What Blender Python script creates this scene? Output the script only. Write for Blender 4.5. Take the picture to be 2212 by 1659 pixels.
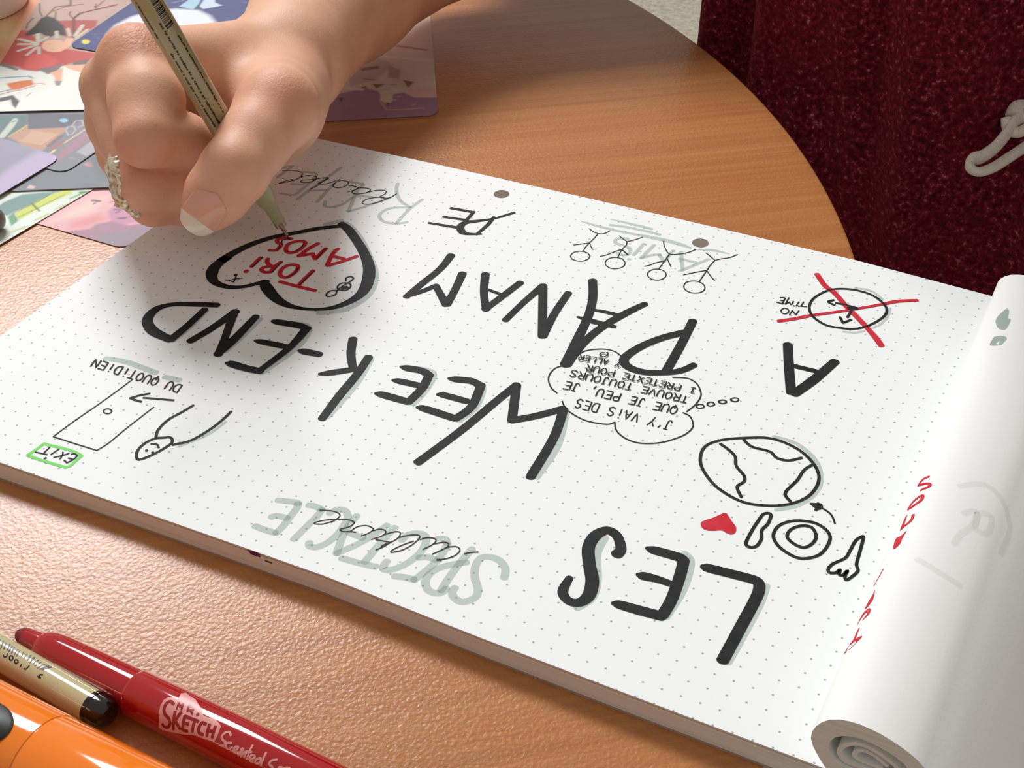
import bpy, bmesh, math, random
import numpy as np
from mathutils import Vector, Matrix
random.seed(7); rng = np.random.default_rng(7)
D = bpy.data; SC = bpy.context.scene; COL = SC.collection
for o in list(D.objects): D.objects.remove(o)
# Units below are millimetres: x to the right along the pad, y away from it, z = 0 on the sheet,
# z = -8 on the table top.  W() turns them into metres with the table top 0.75 m high.
def W(p): return Vector((p[0]/1000, p[1]/1000, .75+(p[2]+8)/1000))
# ------------------------------------------------------------------ camera, world, light, exposure
cam = D.cameras.new('camera'); co = D.objects.new('camera', cam); COL.objects.link(co)
RCW = ((0.894429,0.446837,-0.018255),(0.263266,-0.559095,-0.786195),(-0.361507,0.698390,-0.617708))
co.matrix_world = Matrix.Translation(W((307.913,-257.011,273.901))) @ Matrix(((RCW[0][0],-RCW[1][0],-RCW[2][0]),(RCW[0][1],-RCW[1][1],-RCW[2][1]),(RCW[0][2],-RCW[1][2],-RCW[2][2]))).to_4x4()
cam.sensor_width = 36; cam.lens = 36*3057.43/2212; cam.clip_start = .02; cam.clip_end = 20
SC.camera = co
wd = D.worlds.new('room_light'); SC.world = wd; wd.use_nodes = True
wd.node_tree.nodes['Background'].inputs[0].default_value = (1,.945,.87,1)
wd.node_tree.nodes['Background'].inputs[1].default_value = .42
def area(name, loc, target, sx, sy, power, col):
    l = D.lights.new(name,'AREA'); l.shape='RECTANGLE'; l.size=sx; l.size_y=sy; l.energy=power; l.color=col
    o = D.objects.new(name,l); COL.objects.link(o); o.location = loc
    o.rotation_euler = (Vector(target)-Vector(loc)).to_track_quat('-Z','Y').to_euler(); return o
area('window_daylight', (-1.26,1.46,.76+2.05), (.1,.0,.76), .95, .75, 83, (.955,.975,1))
SC.view_settings.view_transform = 'Standard'; SC.view_settings.look = 'None'
SC.view_settings.gamma = 1; SC.view_settings.use_curve_mapping = False
SC.view_settings.exposure = 0.0
RINGC=(-4.22,59.55,30.94)
RINGA=(5.36,5.84,0.23)
RINGW=3.9
PB=(.6,3.7)
PROWS=[(-2.3,57,88),(-.3,57,99),(2.9,60,92),(-3.7,94,108)]
INK=[
('lettering_shadow','pale grey-green marker shadow along a large black letter','ink_grey',2.4,0,'s246.8,4.2 247.4,-2.4 247.1,-14.7 246.6,-25.1'),
('lettering_shadow','pale grey-green marker shadow along a large black letter','ink_grey',2.4,0,'s223,6 225.9,3.5 227.6,-6.6 227.1,-17.7'),
('lettering_shadow','pale grey-green marker shadow along a large black letter','ink_grey',2.4,0,'s201.3,2.4 201.9,-4.5 205.8,-13 207.2,-19.7 205.1,-24.6'),
('lettering_shadow','pale grey-green marker shadow along a large black letter','ink_grey',2.4,0,'s168.9,46.8 173.1,32 173.5,16.5'),
('lettering_shadow','pale grey-green marker shadow along a large black letter','ink_grey',2.4,0,'s100.8,44.7 103.1,33.4 103.8,20.8 103.7,13.6'),
('lettering_shadow','pale grey-green marker shadow along a large black letter','ink_grey',2.4,0,'s116.9,47.1 122.6,46.8 124.6,39.1 124.5,30.7'),
('lettering_shadow','pale grey-green marker shadow along a large black letter','ink_grey',2.4,0,'s134.4,48.7 139.9,47.4 142.7,37.5 141.2,29.5'),
('lettering_shadow','pale grey-green marker shadow along a large black letter','ink_grey',2.4,0,'s67,50.8 72.8,51.3 75.5,44 75.2,35.1 73.8,28 73,23.8'),
('lettering_shadow','pale grey-green marker shadow along a large black letter','ink_grey',2.4,0,'s55.5,48.3 55.9,38 55.6,28.5'),
('lettering_shadow','pale grey-green marker shadow along a large black letter','ink_grey',2.4,0,'s36.1,44.4 36.9,33.6 36.5,25.8'),
('lettering_shadow','pale grey-green marker shadow along a large black letter','ink_grey',2.4,0,'s29.8,46 37.2,49.2'),
('heart_shadow','pale blue-grey marker shadow around the large heart','ink_grey',2.4,0,'s48.1,112.1 52,111.2 60.5,105 70.2,95.5 76.4,88.5 80.5,79.9 81.2,72.6 78.9,65.6 75.5,62 71.5,59.5|s43.1,108.2 47.3,113'),
('marker_word','pale grey-green marker word under the script by the pen','ink_grey',1.5,0,'s52.4,145.4 53.7,142.2 56.3,138.1 60.3,134.2 65.4,132.1|s66.8,139 65.9,130.1 66.5,119.8|s65.5,131.8 60.6,129.5 58.2,126.8 57.7,123.5 59,120.7 61.9,119 65.3,119.3 67.7,120.4 69.7,122.4|s40.9,138.9 41.1,134 43.2,127.5 46.1,119.7|s46.1,119.7 50,125.5 55.1,134.7|p43,131.1 48.7,132.3|s40.6,139.1 37.7,138.9 34.8,138.5|s42.1,129.2 41.5,124.1 39.8,120.8 37.4,119.1 35.6,119.7 34.3,122.2|s26,146.8 25.4,138.6 24.3,129.2 23.8,119.1|s30.3,134.9 30.8,128.1 31.7,120.4|p24.7,126.5 29.6,129.3|s13.8,137.2 17.1,138.2 20.2,138.1 21.3,133.8|s21.6,133.3 21.3,127.2 20.9,121.5 16,120.1|p15.4,127.8 19.8,129.2|s8.3,139.6 6.4,138.4 5.2,136.7|s8.1,138.3 7.9,134.2 7.5,129.8'),
('marker_word','pale grey-green marker word under the cursive script near the front edge','ink_grey',2.3,0,'s111.1,-23.7 113.9,-22.9 116.5,-22.2 117.4,-22.6|s117.1,-22.4 117.9,-24.2 118.2,-28 118.5,-31.7 118.3,-35.2|s113.4,-30.4 114.6,-29.2 117.8,-28.8|s111.3,-35.3 114.2,-35.4 118,-35.2|s120.2,-21.7 122,-21.3 124.7,-21.6|s124.6,-21.6 124.9,-24.2 124.5,-29.8 124.1,-35.2|s127.4,-22.1 128.4,-19.9 130.4,-19.1 132.6,-20.5 133.6,-23.6 134,-28.1 133.2,-32.3 131.5,-34.9 129.5,-35.4 128.7,-34.2|s134.9,-19.4 135,-24.1 135.8,-28.5 137.8,-34.8|s144.6,-19.1 143.2,-24.1 141,-29.2 137.8,-34.5|s136.4,-26.3 141.2,-26.4|p139.9,-35.6 144.7,-35.2 150.1,-34.4|s147,-18.9 146.5,-26 146.4,-34.3|s151.3,-22.7 151.7,-20 153.8,-18.3 156.1,-18.2 157.7,-20.5 158.2,-24.6 157.1,-29.3 154.9,-33 152.5,-34.3 151.7,-32.8 151.7,-31.2|s159.8,-17.8 161.7,-17 163.2,-18.2|s163.3,-18.4 163.9,-23 163.4,-28 161.8,-34.3|s158.8,-26.4 160.8,-25.2 163.5,-25.1|s156.3,-35.3 158.8,-34.5 161.8,-34.1|s170.3,-17.1 169.9,-22.9 169.8,-28.5 170.1,-34.5|s171.4,-22.3 167.9,-25 165.2,-28.2 164.4,-31.6 165.3,-34.2 167.1,-35.8 169.4,-35.9 170.8,-34.7 171,-33.1|s183.2,-23.2 181.9,-20 179.2,-18 176.2,-17.8 174.1,-19.2 174.2,-22.6 176,-26.4 178.4,-29.3 179.5,-32 178.7,-34.2 176.9,-35.7 174.5,-35.2 173.1,-33.7 173,-31.9'),
('marker_word','pale grey-green marker word and thick underline between the stick figures','ink_grey',1.5,0,'s127.5,149.7,0.4 133.8,149.3 139.8,149.2 148.5,149.7 154.1,150.3,1.4 161.3,150.6,1.5 167.1,150.2,1.3 170.3,149.5,0.5|s172.2,149.6,0.5 178,151.6,1.1 183.8,151.8,0.3|s136.8,155.6,0.4 144.5,155.7 152.8,155.6|s138.1,151.9 144.2,153 151.1,153.4 157,153.3|s147.7,145.9 145.6,145.5 143.9,143.9 144.8,141.5 147.7,141.2 150.6,140.4 151.8,137.2 150.2,135.3 147.7,135.8|p154.1,145.3 153.6,136.9|p153,133.8 153.3,133.7|p157.7,146.1 156.7,136.2|s156.7,136.2 160,140.1 162,140.8|s161.6,141.2 163.2,139.2 164.8,137.3|p164.8,137.3 165.2,145.6|p168,145.8 172.7,135.2|p172,134.1 178.5,145.6|p169.1,141.5 175.2,141.7'),
('clock_shadow','pale grey marker shadow of the crossed-out clock','ink_grey',1.1,0,'s229.6,149.5 232.8,150.3 236,149.8 240,146.7|s243.4,142.9 243.9,137.5 242.8,132.2 240.9,129.2|s233.2,123.5 236.5,124.4 239.3,126.7'),
('globe_shadow','pale grey marker shadow of the drawn globe','ink_grey',1.5,0,'s229.5,63.2 236.6,62.9 243.9,58 247.8,50.3 247.7,43.4 244.8,37.2 240,33.1'),
('underline_mark','long pale grey-green highlight above the small words by the door drawing','ink_grey',2.4,0,'s22.6,8.6 29.3,9.9 35.9,9.8 42.4,9.4'),
('underline_mark','short pale grey-green highlight at the start of the small words','ink_grey',2.4,0,'p46.2,8.9 51.5,9.5'),
('figure_shadow','faint grey shadow along the arm of the smiling figure','ink_grey',1.1,0,'s71.2,-16.7 75.7,-8.4 77,-1.3'),
('brush_word','large black brush letters L E S near the front right','ink_black',3.2,1,'s229.2,3.5,0.5 230.8,3.6,0.95 237.7,4.3 243.6,4.7 245.2,3.5|s245.1,3.8 245.9,-0.5 245.6,-14.2 245.3,-25.1|s213.2,3.6,0.4 215,3.6,0.9 218.7,3.9 222.6,4 224.2,3|s223.9,3.6 225.1,-2.4 226.2,-11.3 226.1,-17.5|s214.7,-6.7,0.4 216.2,-6.6,0.9 219.9,-6.1,0.8 223.7,-6.1,0.7|s212.9,-19.1,0.4 214.6,-18.8,0.9 220.1,-18.4 226.2,-17.8|s206.8,-2.2,1.1 206.9,0.4,0.95 204,4.4,0.9 200.7,5.2,0.95 198.6,1.9,1.1 198.8,-3.1,1.1 201.6,-8.8,1.1 204.8,-14.1,1.15 206.1,-19.5,1.1 204.7,-22.8,0.9 201.8,-23.2,0.8 199.3,-20.8,0.9 198.9,-15.7,0.65'),
('brush_word','large black brush letters reading week-end','ink_black',2.95,1,'s139.3,7.5 144,26.3 147,42.2 149.2,52.9|p149.2,52.7 155.7,36.4|s155.6,36.6 161.3,41.6 167.4,48.4|s167.5,48.2 170.5,34.8 171.9,15.9|s128.3,46.7,0.4 130.6,47.2 135.6,48.5 139.6,47.3|s139.1,48.1 141.4,37.4 139.7,29.9|s129,38,0.4 131.2,38.6,0.9 138.9,38.9,0.9|s126.4,29.8,0.4 128.9,30.2 139.6,30|s111.6,45.5,0.4 113.8,45.7 118.8,46.4 122.3,45.2|s121.8,45.7 123.2,38.5 122.7,30.8|s112.8,38.3,0.4 115,38.8,0.9 121.9,39.5,0.9|s111.3,30.2,0.4 113.7,30.6 122.6,30.9|s99.6,45.5 101,35.7 101.7,24.1 102.9,12.5,0.9|s89.8,51.8 93.4,44.7 98.4,37.9,0.9|s90,31.1,0.4 92.6,32.9,0.9 98.1,37.4,0.9|s77.2,38.8,0.4 78.9,39.1 84.6,39.9,0.9|s60.1,48.9,0.5 62.3,49.2 70.1,50.5 73.2,49.7|s72.8,50.4,1.1 73.6,38.7,0.9 71.7,24,0.8|s61.2,37.3,0.4 63.7,37.6,0.9 72.7,38.8,0.9|s59.7,23.2,0.4 61.5,23.5,1.05 67.2,23.6,1.05 72.3,24.3|s42,27.9 44.2,37 45.7,48.3,1.1|s45.4,47.8,1.1 50.9,35.2,0.9 54.8,25.7|s54.4,25.8 54.5,35.1,1.1 53.6,48.8,0.9|s35.5,44.8,0.9 35.9,34.5,0.95 35.6,25.8,1.1|s37.9,48.6,0.9 30.5,45.8,0.9 23.8,42.5,0.75 20.6,38.6,1 20.6,33.9,1.2 22.7,30.2,1.25 27.8,27.1,1.35 35.6,25.8,1.1'),
('brush_word','large black brush letters reading panam','ink_black',2.8,1,'s95.1,109.5,1.1 95.8,100.3 94.5,89.4 93.5,80.2,0.9|s93.5,80.8,0.8 96.8,85.4,0.8 99.5,90.6,0.8|p99.3,90.5,0.9 108.2,81.9,1.1|s108.3,82,1.1 106.5,91.6 104.2,101,1.1|s111.6,104,1.1 116.3,93.9 121.7,85|s121.3,85.1 123.1,94.3 125,104.4,1|p116.2,95.9,0.5 122.7,95.2,0.5|s130.3,82.3,0.9 131.3,94.4,0.9 132.9,105.8,1.1|p132.8,106.1,1.1 145.4,79.3,1.1|s145.6,79.4 143.5,92.5 142.6,105.7,0.95|s147,116.1,1.1 151.5,106,1.1 154.4,95.5,1.1 156.7,81,1.2 158.6,68.6,1.3|s168.7,110.7,0.9 164.4,101.7,1.1 160.6,91,1.1 158.9,80.1,1.1 159.1,68.8,1.1|s154.1,100.1,0.5 159.4,100.8,0.6 164.5,100.7,0.7|s151.2,94.2,0.3 156.3,94,0.9 164.6,94.2,0.6|s186.7,108.2,1.1 187.9,94.7,1.1 188.8,79.2,1.1|s186.6,101.2,1.1 180.9,94.9,1.1 176.4,87.3,1.1 174.3,79.8,1.15 177,76.2,1.1 182.8,75.8,1 189.6,78.8,0.9 193.4,82,0.95 195.6,86,0.9'),
('brush_word','small black italic letters D E beside the punched hole','ink_black',1.45,1,'p79.6,137.8 88.8,138.8|s88.6,139.1 88.9,132 88.5,126.8|p80.1,131.2,0.9 88.5,132.7,0.9|p77.3,125.2,0.8 88.5,126.8,1.1|s102.5,144.8,0.9 97.6,138,0.8 92.8,133.8,1.1 89.4,131,1.6 89.1,127.7,2 91.3,124.9,2 94.1,124.7,1.1 98.3,126.5,0.6|s97.1,138.8,1 97.5,132.8,1.1 96.8,125.5,0.9'),
('brush_word','bold black brush letter A below the crossed clock','ink_black',3.2,1,'s219,109 223.1,97.5 227.6,85.5|s235.3,106.6,1 232,94.5,1.1 228.7,85.4,1.1|p223.3,98.8,0.65 231.9,99.2,0.65'),
('heart_outline','thick black brush outline of the large heart around red names','ink_black',2.35,1,'s49.7,109.9,0.8 42.9,105.2,1 37,99.2,1 31.1,93.3,1.05 26.4,85.8,1.25 23.7,78,1.4 22.7,71.6,1.6 23.4,74.7,1.5 22.8,69.8,1.7 23.9,65,1.9 26.9,61,1.5 30.7,59.3,1.2 35.3,59.5,1 39.3,61.6,0.8 42.6,65.3,0.9 45.2,67.8,1|s43.7,67.5,1 46.6,65,1.8 52.3,61.2,1.7 57.9,59.1,1.3 63.7,59,0.8 70.1,61,0.65 75.1,65.1,1 78,71.1,1.3 78.4,77.2,1.7 76.2,84,1.9 72.2,91,1.8 65.8,98.1,1.6 58.8,104.2,1.5 52.5,109,1.5 48.3,111,1.3'),
('cursive_word','thin black cursive script beside the writing hand','ink_black',0.4,1,'s6.6,134.7 8.2,135.8 10.8,136.8 13.3,137 14.7,136.4 15.7,133.9 14.8,130.8 12.7,128 10.8,125.9 11.7,128 13.5,130.7|s16,133.7 16.8,135.2 18.7,136.3 21,136.3 22,135 21.9,132.8 20.2,131 17.9,130.4 17.9,132.1 21.1,134.1 22.9,135.8 24.4,137.1 25.8,137.6 26.1,136.9 25.4,134.4 24.7,132.5 26.6,132.6 28.5,134.7 29.5,136.6 30.6,138.5|s25.6,137.4 25.4,133.9 25.2,130.8 24.2,127.7|C31.1,137.7 32.9,138.4 34.6,138.1 35.3,136.6 34.8,134.3 33.5,132.8 31.3,132.7 30.3,134.6|s36.1,135.8 38,136.4 40,136.2 40.5,135.5 39.7,133.7 38.3,131.8|C40.2,135.4 42,136.7 44.2,137.2 45.4,136.6 45.2,134.4 43.5,132.7 41.6,131.6 39.9,132.3|s45.8,135 47,136.7 49.2,138.2 51.2,138.4 52,136.4 51.3,133.6 54,133.9 55.3,135.4 55.9,138.4|s52.9,134.2 50.3,132.8 47.9,130.5 47.3,127.9 48.2,126.7 50.4,127.4 52.8,130.2 55,134.8'),
('cursive_word','thin black cursive script near the front edge','ink_black',0.36,1,'s124.3,-22.1 126.2,-21.3 128.1,-20.8 129.8,-20.9 130.7,-21.7 130.4,-23.7 129.3,-25.2 128,-26.6 126,-27.4 125.9,-26.8 127.5,-25.2 130,-23.5 132.8,-22.2 135,-21.9 135.8,-22.4 135.6,-23.9 134.6,-25.2 133.6,-26.3 134.7,-26.7 136.2,-26 138.2,-25.3|s136.6,-26 137.2,-23.7 138.5,-22.3 140.1,-21.7 141.8,-22.1 141.9,-23.2 141.3,-24.7 140.3,-25.9|s142.1,-22.9 143.4,-21.5 145,-21.2 145.8,-22 145.3,-23.8 143.6,-25.9|s146,-22.6 147,-21.4 148.1,-20.4 149.3,-20.1 149.9,-21.3 149.7,-23.1 148.9,-24.7 148.1,-26.8 146.8,-29|s144.7,-25.5 147,-25 149.1,-24.6|s148.2,-25.3 147.4,-27.1|s150,-22.1 151.3,-20.7 153.1,-19.4 154.7,-18.9 155.3,-19.8 155.1,-21.4 154.6,-23.4 153.6,-25.4 152.6,-26.7 151,-27.9 150.9,-27 151.8,-25.2 153,-23.3 154.4,-21.5|s155.7,-20.2 156.9,-18.9 158.4,-18.2 159.6,-18.3 160,-19.3 159.5,-21.1 158.3,-23.2|s160.2,-19.9 161.4,-18.8 162.7,-18.1 163.7,-18.4 163.9,-19.4 163,-21.3 161.5,-23.7|s163.6,-20.1 164.7,-19 166.2,-18.3 167.4,-18.8 167.7,-20 167.2,-21.8 166.1,-23.2 164.6,-24.5 163.8,-25|p164.6,-24.6,1.8 163.8,-25,2|s169.4,-19.8 170.7,-18.6 172.4,-17.6'),
('stick_figure','thin black line drawing of a figure, leftmost of four by the punched holes','ink_black',0.38,1,'s132.2,146.3 134.5,145 136.5,144.6 138.5,145.6 139.6,148.1|s136.5,144.6 136.5,141 136.2,137.6|s136.2,137.6 137.9,135.3 138.9,134.2 139.4,134.5|s136.2,137.6 136.1,134.2 136.5,131.4|p131.6,133.9 136.2,137.6|C139.8,129.7 140.1,128.2 139.7,126.9 138.8,125.7 137.4,125.1 135.9,125.1 134.6,125.7 133.7,126.8 133.5,128.3 133.8,129.6 134.8,130.8 136.2,131.4 137.7,131.4 138.9,130.8'),
('stick_figure','thin black line drawing of a figure, second from left of four','ink_black',0.38,1,'s144,146.4 146.2,145 147.9,144.1|s148,144 150,146.2 151.9,149|s148,144 148.7,141.7 148.3,138.5|s143.2,131.1 144.7,132.7 146.5,135.8 148.3,138.5|p148.3,138.5,1.4 151.8,136.1,1.4|s148.3,138.5 148.8,135.2 149.1,133.1|C152.9,130.8 153.2,129.2 152.8,127.7 151.8,126.5 150.4,125.8 148.9,125.9 147.5,126.6 146.6,127.9 146.2,129.5 146.6,131.1 147.6,132.3 149,132.9 150.6,132.9 151.9,132.1'),
('stick_figure','thin black line drawing of a figure, third from left of four','ink_black',0.42,1,'s159.7,149.8 161.6,146.3 164.7,142.9 168,144.3 170.5,146.7 172.1,149.4|s164.8,142.9 164.9,138.4 164.9,132.4|s159.8,131.9 161.1,133.2 162.8,135.9 165.1,138|p165.2,139.6 168.2,135.5|C168.5,130.2 168.8,128.6 168.4,127.2 167.5,126 166.2,125.5 164.8,125.5 163.6,126.2 162.7,127.5 162.4,129 162.8,130.5 163.7,131.6 165,132.2 166.4,132.1 167.7,131.4'),
('stick_figure','thin black line drawing of a figure, rightmost of four','ink_black',0.42,1,'s176.2,148.9 178.4,147.4 180.7,145.7|s180.7,145.7 182.5,147.7 184.7,149.5 186.6,152.6|s180.7,145.7 180.3,141.4 180.4,138.3 180.4,130.8|s174,132.5 177.4,135.9 180.3,138.5|s180.3,138.5 183.1,135.4 184.9,133.9|C183.5,128.1 183.7,126.5 183.1,125 181.9,124 180.4,123.5 178.8,123.8 177.4,124.7 176.6,126.1 176.4,127.8 176.9,129.2 178.2,130.3 179.7,130.8 181.3,130.5 182.7,129.5'),
('clock_drawing','black drawn clock face with two arrow hands','ink_black',0.95,1.2,'C226.3,147.5 230.7,148.5 235.5,148 239.5,145.7 242.2,142.6 243,138.7 241.6,133.8 238.9,129.1 235.5,126.1 231.8,125 227.4,124.5 223.3,126.2 220.6,128.7 218.9,132.5 218.7,137 220.2,141.6 222.7,145.3|s233.3,138.2,1.3 229.7,138.5 226.4,138.2|s225.1,139.4 223.8,137.8 226.3,136.8|p232.3,136.3 232.1,131.8|p229.8,130.9 231.7,128|p231.7,128 233.6,131|p231.1,137,2 233.4,138,2'),
('cross_stroke','two crossed red marker strokes over the clock','ink_red',2,1,'s215.5,152.3 219.6,147.1 222,145.2|s221.9,145.4 224.6,143.4 229.8,138 233.9,134.2 239.4,129|s239.2,129.1,0.9 243.4,124.7,1.1 246.3,121.1,1.1|s212.3,120.1,0.8 216.2,123.3,0.8 220,126.8,0.8|s220,127,0.7 231.6,136.2,0.65 241.7,145.1,0.65|s241.4,144.9,0.8 245,148.1,0.8 250.4,151.2,0.7'),
('small_words','small black words no time left of the clock','ink_black',0.5,1,'C213.5,127 213.6,126.3 213.4,125.6 213.1,125.1 212.6,124.9 212,125 211.6,125.4 211.2,126 211.1,126.7 211.3,127.4 211.6,127.9 212.1,128.1 212.7,128.1 213.2,127.7|p214.4,125 214.5,127.9|p214.5,127.9 216.3,125.9|p216.3,125.9 216.5,128.7|p214.7,131 218.1,132|p216.4,134.3 216.3,131.4|p215,133.7 214.8,131.6|p214,130.7 214.2,130.7|s213.2,133.2 213.2,131.2 212.7,131.1|p212.1,132.1 212.8,131.1|p212.1,132.1 211.2,130.4|p211.2,134.5 211.2,130.4|s208.5,133.4 210,133.8 210.2,132 210.4,130.2|p210.4,130.2 208.2,130.3|p208.9,131.8 210.3,132.1'),
('globe_drawing','black drawn globe with wavy continent lines','ink_black',1,1,'C222.1,59 229.2,62 237.3,60.8 243.7,56.4 247.1,50.5 246.8,43.2 243.2,37.4 237.4,33.7 230.5,32.2 222.8,34.4 217.2,38.6 213.6,43.6 212.6,49.9 215.8,54.8|s216.3,53.2 219.1,51.9 222.1,49.7 223.8,45.9 227.1,43 228.1,40.5 227.1,37.4 229.6,33.9|s221.8,58 225.1,56 230.5,56.1 233.3,54.3 236.7,54.6 239.8,57.4|s243.8,56.2 242.1,52.6 241.6,47.4 240.2,40.9 242.6,38.1'),
('arrow_drawing','small black curved arrow pointing at the globe','ink_black',0.6,1,'s256.4,34.8 254.2,38 250,39.8|p247.9,39.7,1 250.4,39.5,5|p249.8,40.6,1.6 250.5,40.5 250.1,37.7,1.6'),
('knife_drawing','black outline of a knife beside the red heart','ink_black',1,1,'C237.5,30 239.3,30.7 239.8,26.9 239.1,23.6 240.1,20.2 239.7,16.9 238,15.9 236.8,17.1 236.7,22.2 237,26.5'),
('plate_drawing','black drawn plate of two rings','ink_black',1,1,'C247.1,31.6 251.6,32.6 255.6,30.8 257.1,27.4 256.4,21.8 253.6,18.5 250.4,17.6 245.7,19.3 242.8,22.4 242.5,26.4 244.2,29.5|C248.3,29.9 251.1,30.5 253.2,27.8 253.2,24.7 251.6,22.1 248.9,22.2 246.2,24 246.2,27.2'),
('fork_drawing','black outline of a fork near the red writing','ink_black',0.95,1,'C264.3,32.6 265,32.8 265.6,27 266.1,22 267.1,19.9 266.5,17.5 265.4,15.3 264.6,16.2 264.6,18.7 264,16.6 263,16.3 262.7,18.2 262,16.5 260.4,15.9 259.8,17.3 260.5,19.6 262.7,22.9 263.1,25.9 263.4,30.4'),
('bubble_outline','thin black outline of the thought bubble with four small rings','ink_black',0.5,1,'s160.2,75.3 161.2,77.9 163.8,80.2 166.9,81.7 170.1,81.8 172.9,80.4|s158.1,67.9 156.5,65.7 156.2,62.2 157.2,59.1 159.6,56.1 162.3,54.5|s165.5,51.5 168,48.7 171.6,47 175.5,46.1 178.9,46.3 182.6,47.3 184.1,49.1|s184.1,49.1 185.5,46.5 187.4,44.7 190.4,43.4 193.8,43.2 197.3,44.4 200.7,46.7 203.7,50.2 205.5,53.2 206.2,56.8 205.1,59.5 203.4,61.5 201.1,62.1|s201.9,63.1 203.1,67.5 203.1,72 201.5,75.3 199.2,77.7 196.1,78.6 191.8,77.1|C205.7,67.7 205.8,67.2 205.6,66.8 205.2,66.4 204.8,66.2 204.3,66.2 203.9,66.4 203.7,66.7 203.6,67.2 203.8,67.7 204.1,68 204.6,68.2 205,68.3 205.4,68.1|C208.3,70.1 208.3,69.7 208.1,69.2 207.8,68.9 207.3,68.6 206.9,68.6 206.5,68.8 206.2,69.1 206.2,69.6 206.4,70 206.7,70.4 207.2,70.6 207.6,70.6 208,70.4|C211.2,72.7 211.2,72.3 211,71.9 210.6,71.5 210.2,71.3 209.7,71.3 209.3,71.4 209,71.7 209,72.1 209.2,72.5 209.6,72.9 210,73.1 210.5,73.1 210.9,73|C214.2,75.3 214.2,74.8 214.1,74.4 213.7,74 213.2,73.8 212.7,73.8 212.3,73.9 212,74.2 212,74.7 212.2,75.1 212.6,75.5 213,75.7 213.6,75.8 214,75.6'),
('door_drawing','thin dark outline of an open door with a round knob','ink_black',0.45,1,'s37.7,3.4 37.2,-2.2 36.2,-10.8 34.8,-20.1 33.8,-29.4|s33.8,-29.4 41.3,-29.2 50,-28.8|s50,-28.8 51,-24.6 51.4,-17.6 52.6,-5|C42,-12.1 42.2,-12.6 42.2,-13.1 41.9,-13.5 41.4,-13.7 40.8,-13.8 40.2,-13.6 39.7,-13.2 39.5,-12.8 39.6,-12.3 39.9,-11.9 40.4,-11.7 41,-11.6 41.6,-11.8'),
('arrow_drawing','black arrow between the door and the small words','ink_black',0.85,1,'s46.8,-2.6 51.3,-1.1 56.1,0.4|s47.2,-0.1 44.8,-2.3 43.1,-4.5|s43.1,-4.5 45.5,-4.6 47.4,-4.5'),
('smiling_figure','black line drawing of a smiling figure with raised arms','ink_black',0.95,1,'C62.4,-16.8 61.1,-19.5 60.9,-22.6 62,-25.3 64.1,-26.7 66.3,-23.3 67.8,-18.9 68.1,-16.1 66.3,-14.5 64.2,-15.6|s62.3,-16.4 60.7,-13.2 60.5,-8 62,-3.3 63.2,1|s69,-17 72.6,-13.1 74.8,-6.6 75.6,-0.8 75.6,3.5|s62.8,-19.4,0.7 64.6,-18.9,0.7 66,-19.8,0.7|p63.4,-22.5 63.7,-22.4|p65.7,-22.5 65.9,-22.4'),
('exit_letters','small dark letters reading exit inside the green box','ink_black',0.5,1,'p33.8,-37.3 37.8,-36.7|p36.2,-33.7 36.4,-36.5|p39.3,-33.2 38.8,-36.2|p38.3,-38.4,1.5 38.5,-38,1.5|s41.3,-33.8 41.9,-34.6 42.6,-36.5|s43.3,-33.4 42.4,-34.8 40.5,-36.8|s44.2,-33.5 45,-32.9 46.3,-33.2|s46.3,-33.2 46.4,-34.5 46.1,-36 45.6,-37.1|p44.6,-35.2 46.2,-35|p44.1,-36.5 45.7,-37.1'),
('green_box','bright green marker box around the exit letters','ink_green',1.1,0.5,'s33.5,-33.2 36.2,-32.9 40.5,-32.3 44.8,-32.2 47.5,-32.7|s47.5,-32.7 47.4,-35.3 47.4,-37.7 46.5,-38.8|s46.5,-38.8 42.4,-39.1 37.2,-39.4 32.6,-39.4|s32.6,-39.4 33.1,-36.6 33.5,-32.9'),
('red_names','red marker names tori amos inside the heart','ink_red',1.65,1,'s49.1,69.7 56.3,69.8 63.3,70.2|s55.9,80.4 56,74.5 56.3,70|C46.1,79.6 48.3,80.8 49.9,80 50.7,76.9 50,73.2 48.3,72.5 46.4,73.6 45.3,76.8|s42.5,80.3 42.2,76.9 42.7,73.2|s42.7,73.2 40.8,72.3 38.9,73.3 39.3,75.3 41.9,76.8|s37,80.1 38.4,77.8 41.1,76.4|p34.3,79.7 34.7,73.2|p34.6,70,1.3 34.9,70,1.3|s56.3,96.2 56.3,92.6 58.5,85.3|s58.6,85.1 61.5,88.9 65,94.8|p57.9,91.2 61.8,91.4|s47.9,96.1,1.1 46.7,91.7,1.1 46.1,86|p46.1,86 49.6,89.5|p49.5,89.7 52.5,87|p52.5,87,1.1 52.2,94.5|C41.7,94.9 43.5,94.4 44.1,91.8 43.6,88.1 41.8,86.5 39.6,87.6 38.4,90.9 39.7,93.6|s37.4,94.6 34.9,94 33.1,92.2 34.1,90.5 36.1,89.8 36.7,87.3 36.3,85.6 34.4,84.9'),
('name_accents','fine black lines along the right of the red letters','ink_black',0.4,1.5,'p35,79.7 35.2,73.1|p42.8,80.2 43.4,73|s50,80.1 50.8,76.2 49.8,72.6|p56.4,80.1 56.4,70.6|s42.8,94.6 43.8,91.7 43.4,87.5|p52.4,94.7 52.8,87.2|s36.4,94.1 35,92.3 36.3,89.9 37.1,85.9|p35.9,94.4,2.4 36.7,94.2,2.4'),
('music_note','small black quaver note inside the heart','ink_black',0.45,1.5,'s31.4,62.4 32.6,63 33.5,63.7|p32.6,66.4,3 33,66.5,3|s32.9,66.8 33.5,65.5 33.6,63.6|p32.8,62.7 34.7,62.5|p34.7,62.5 34,65|p34.2,64.5 36,65.9'),
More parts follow.
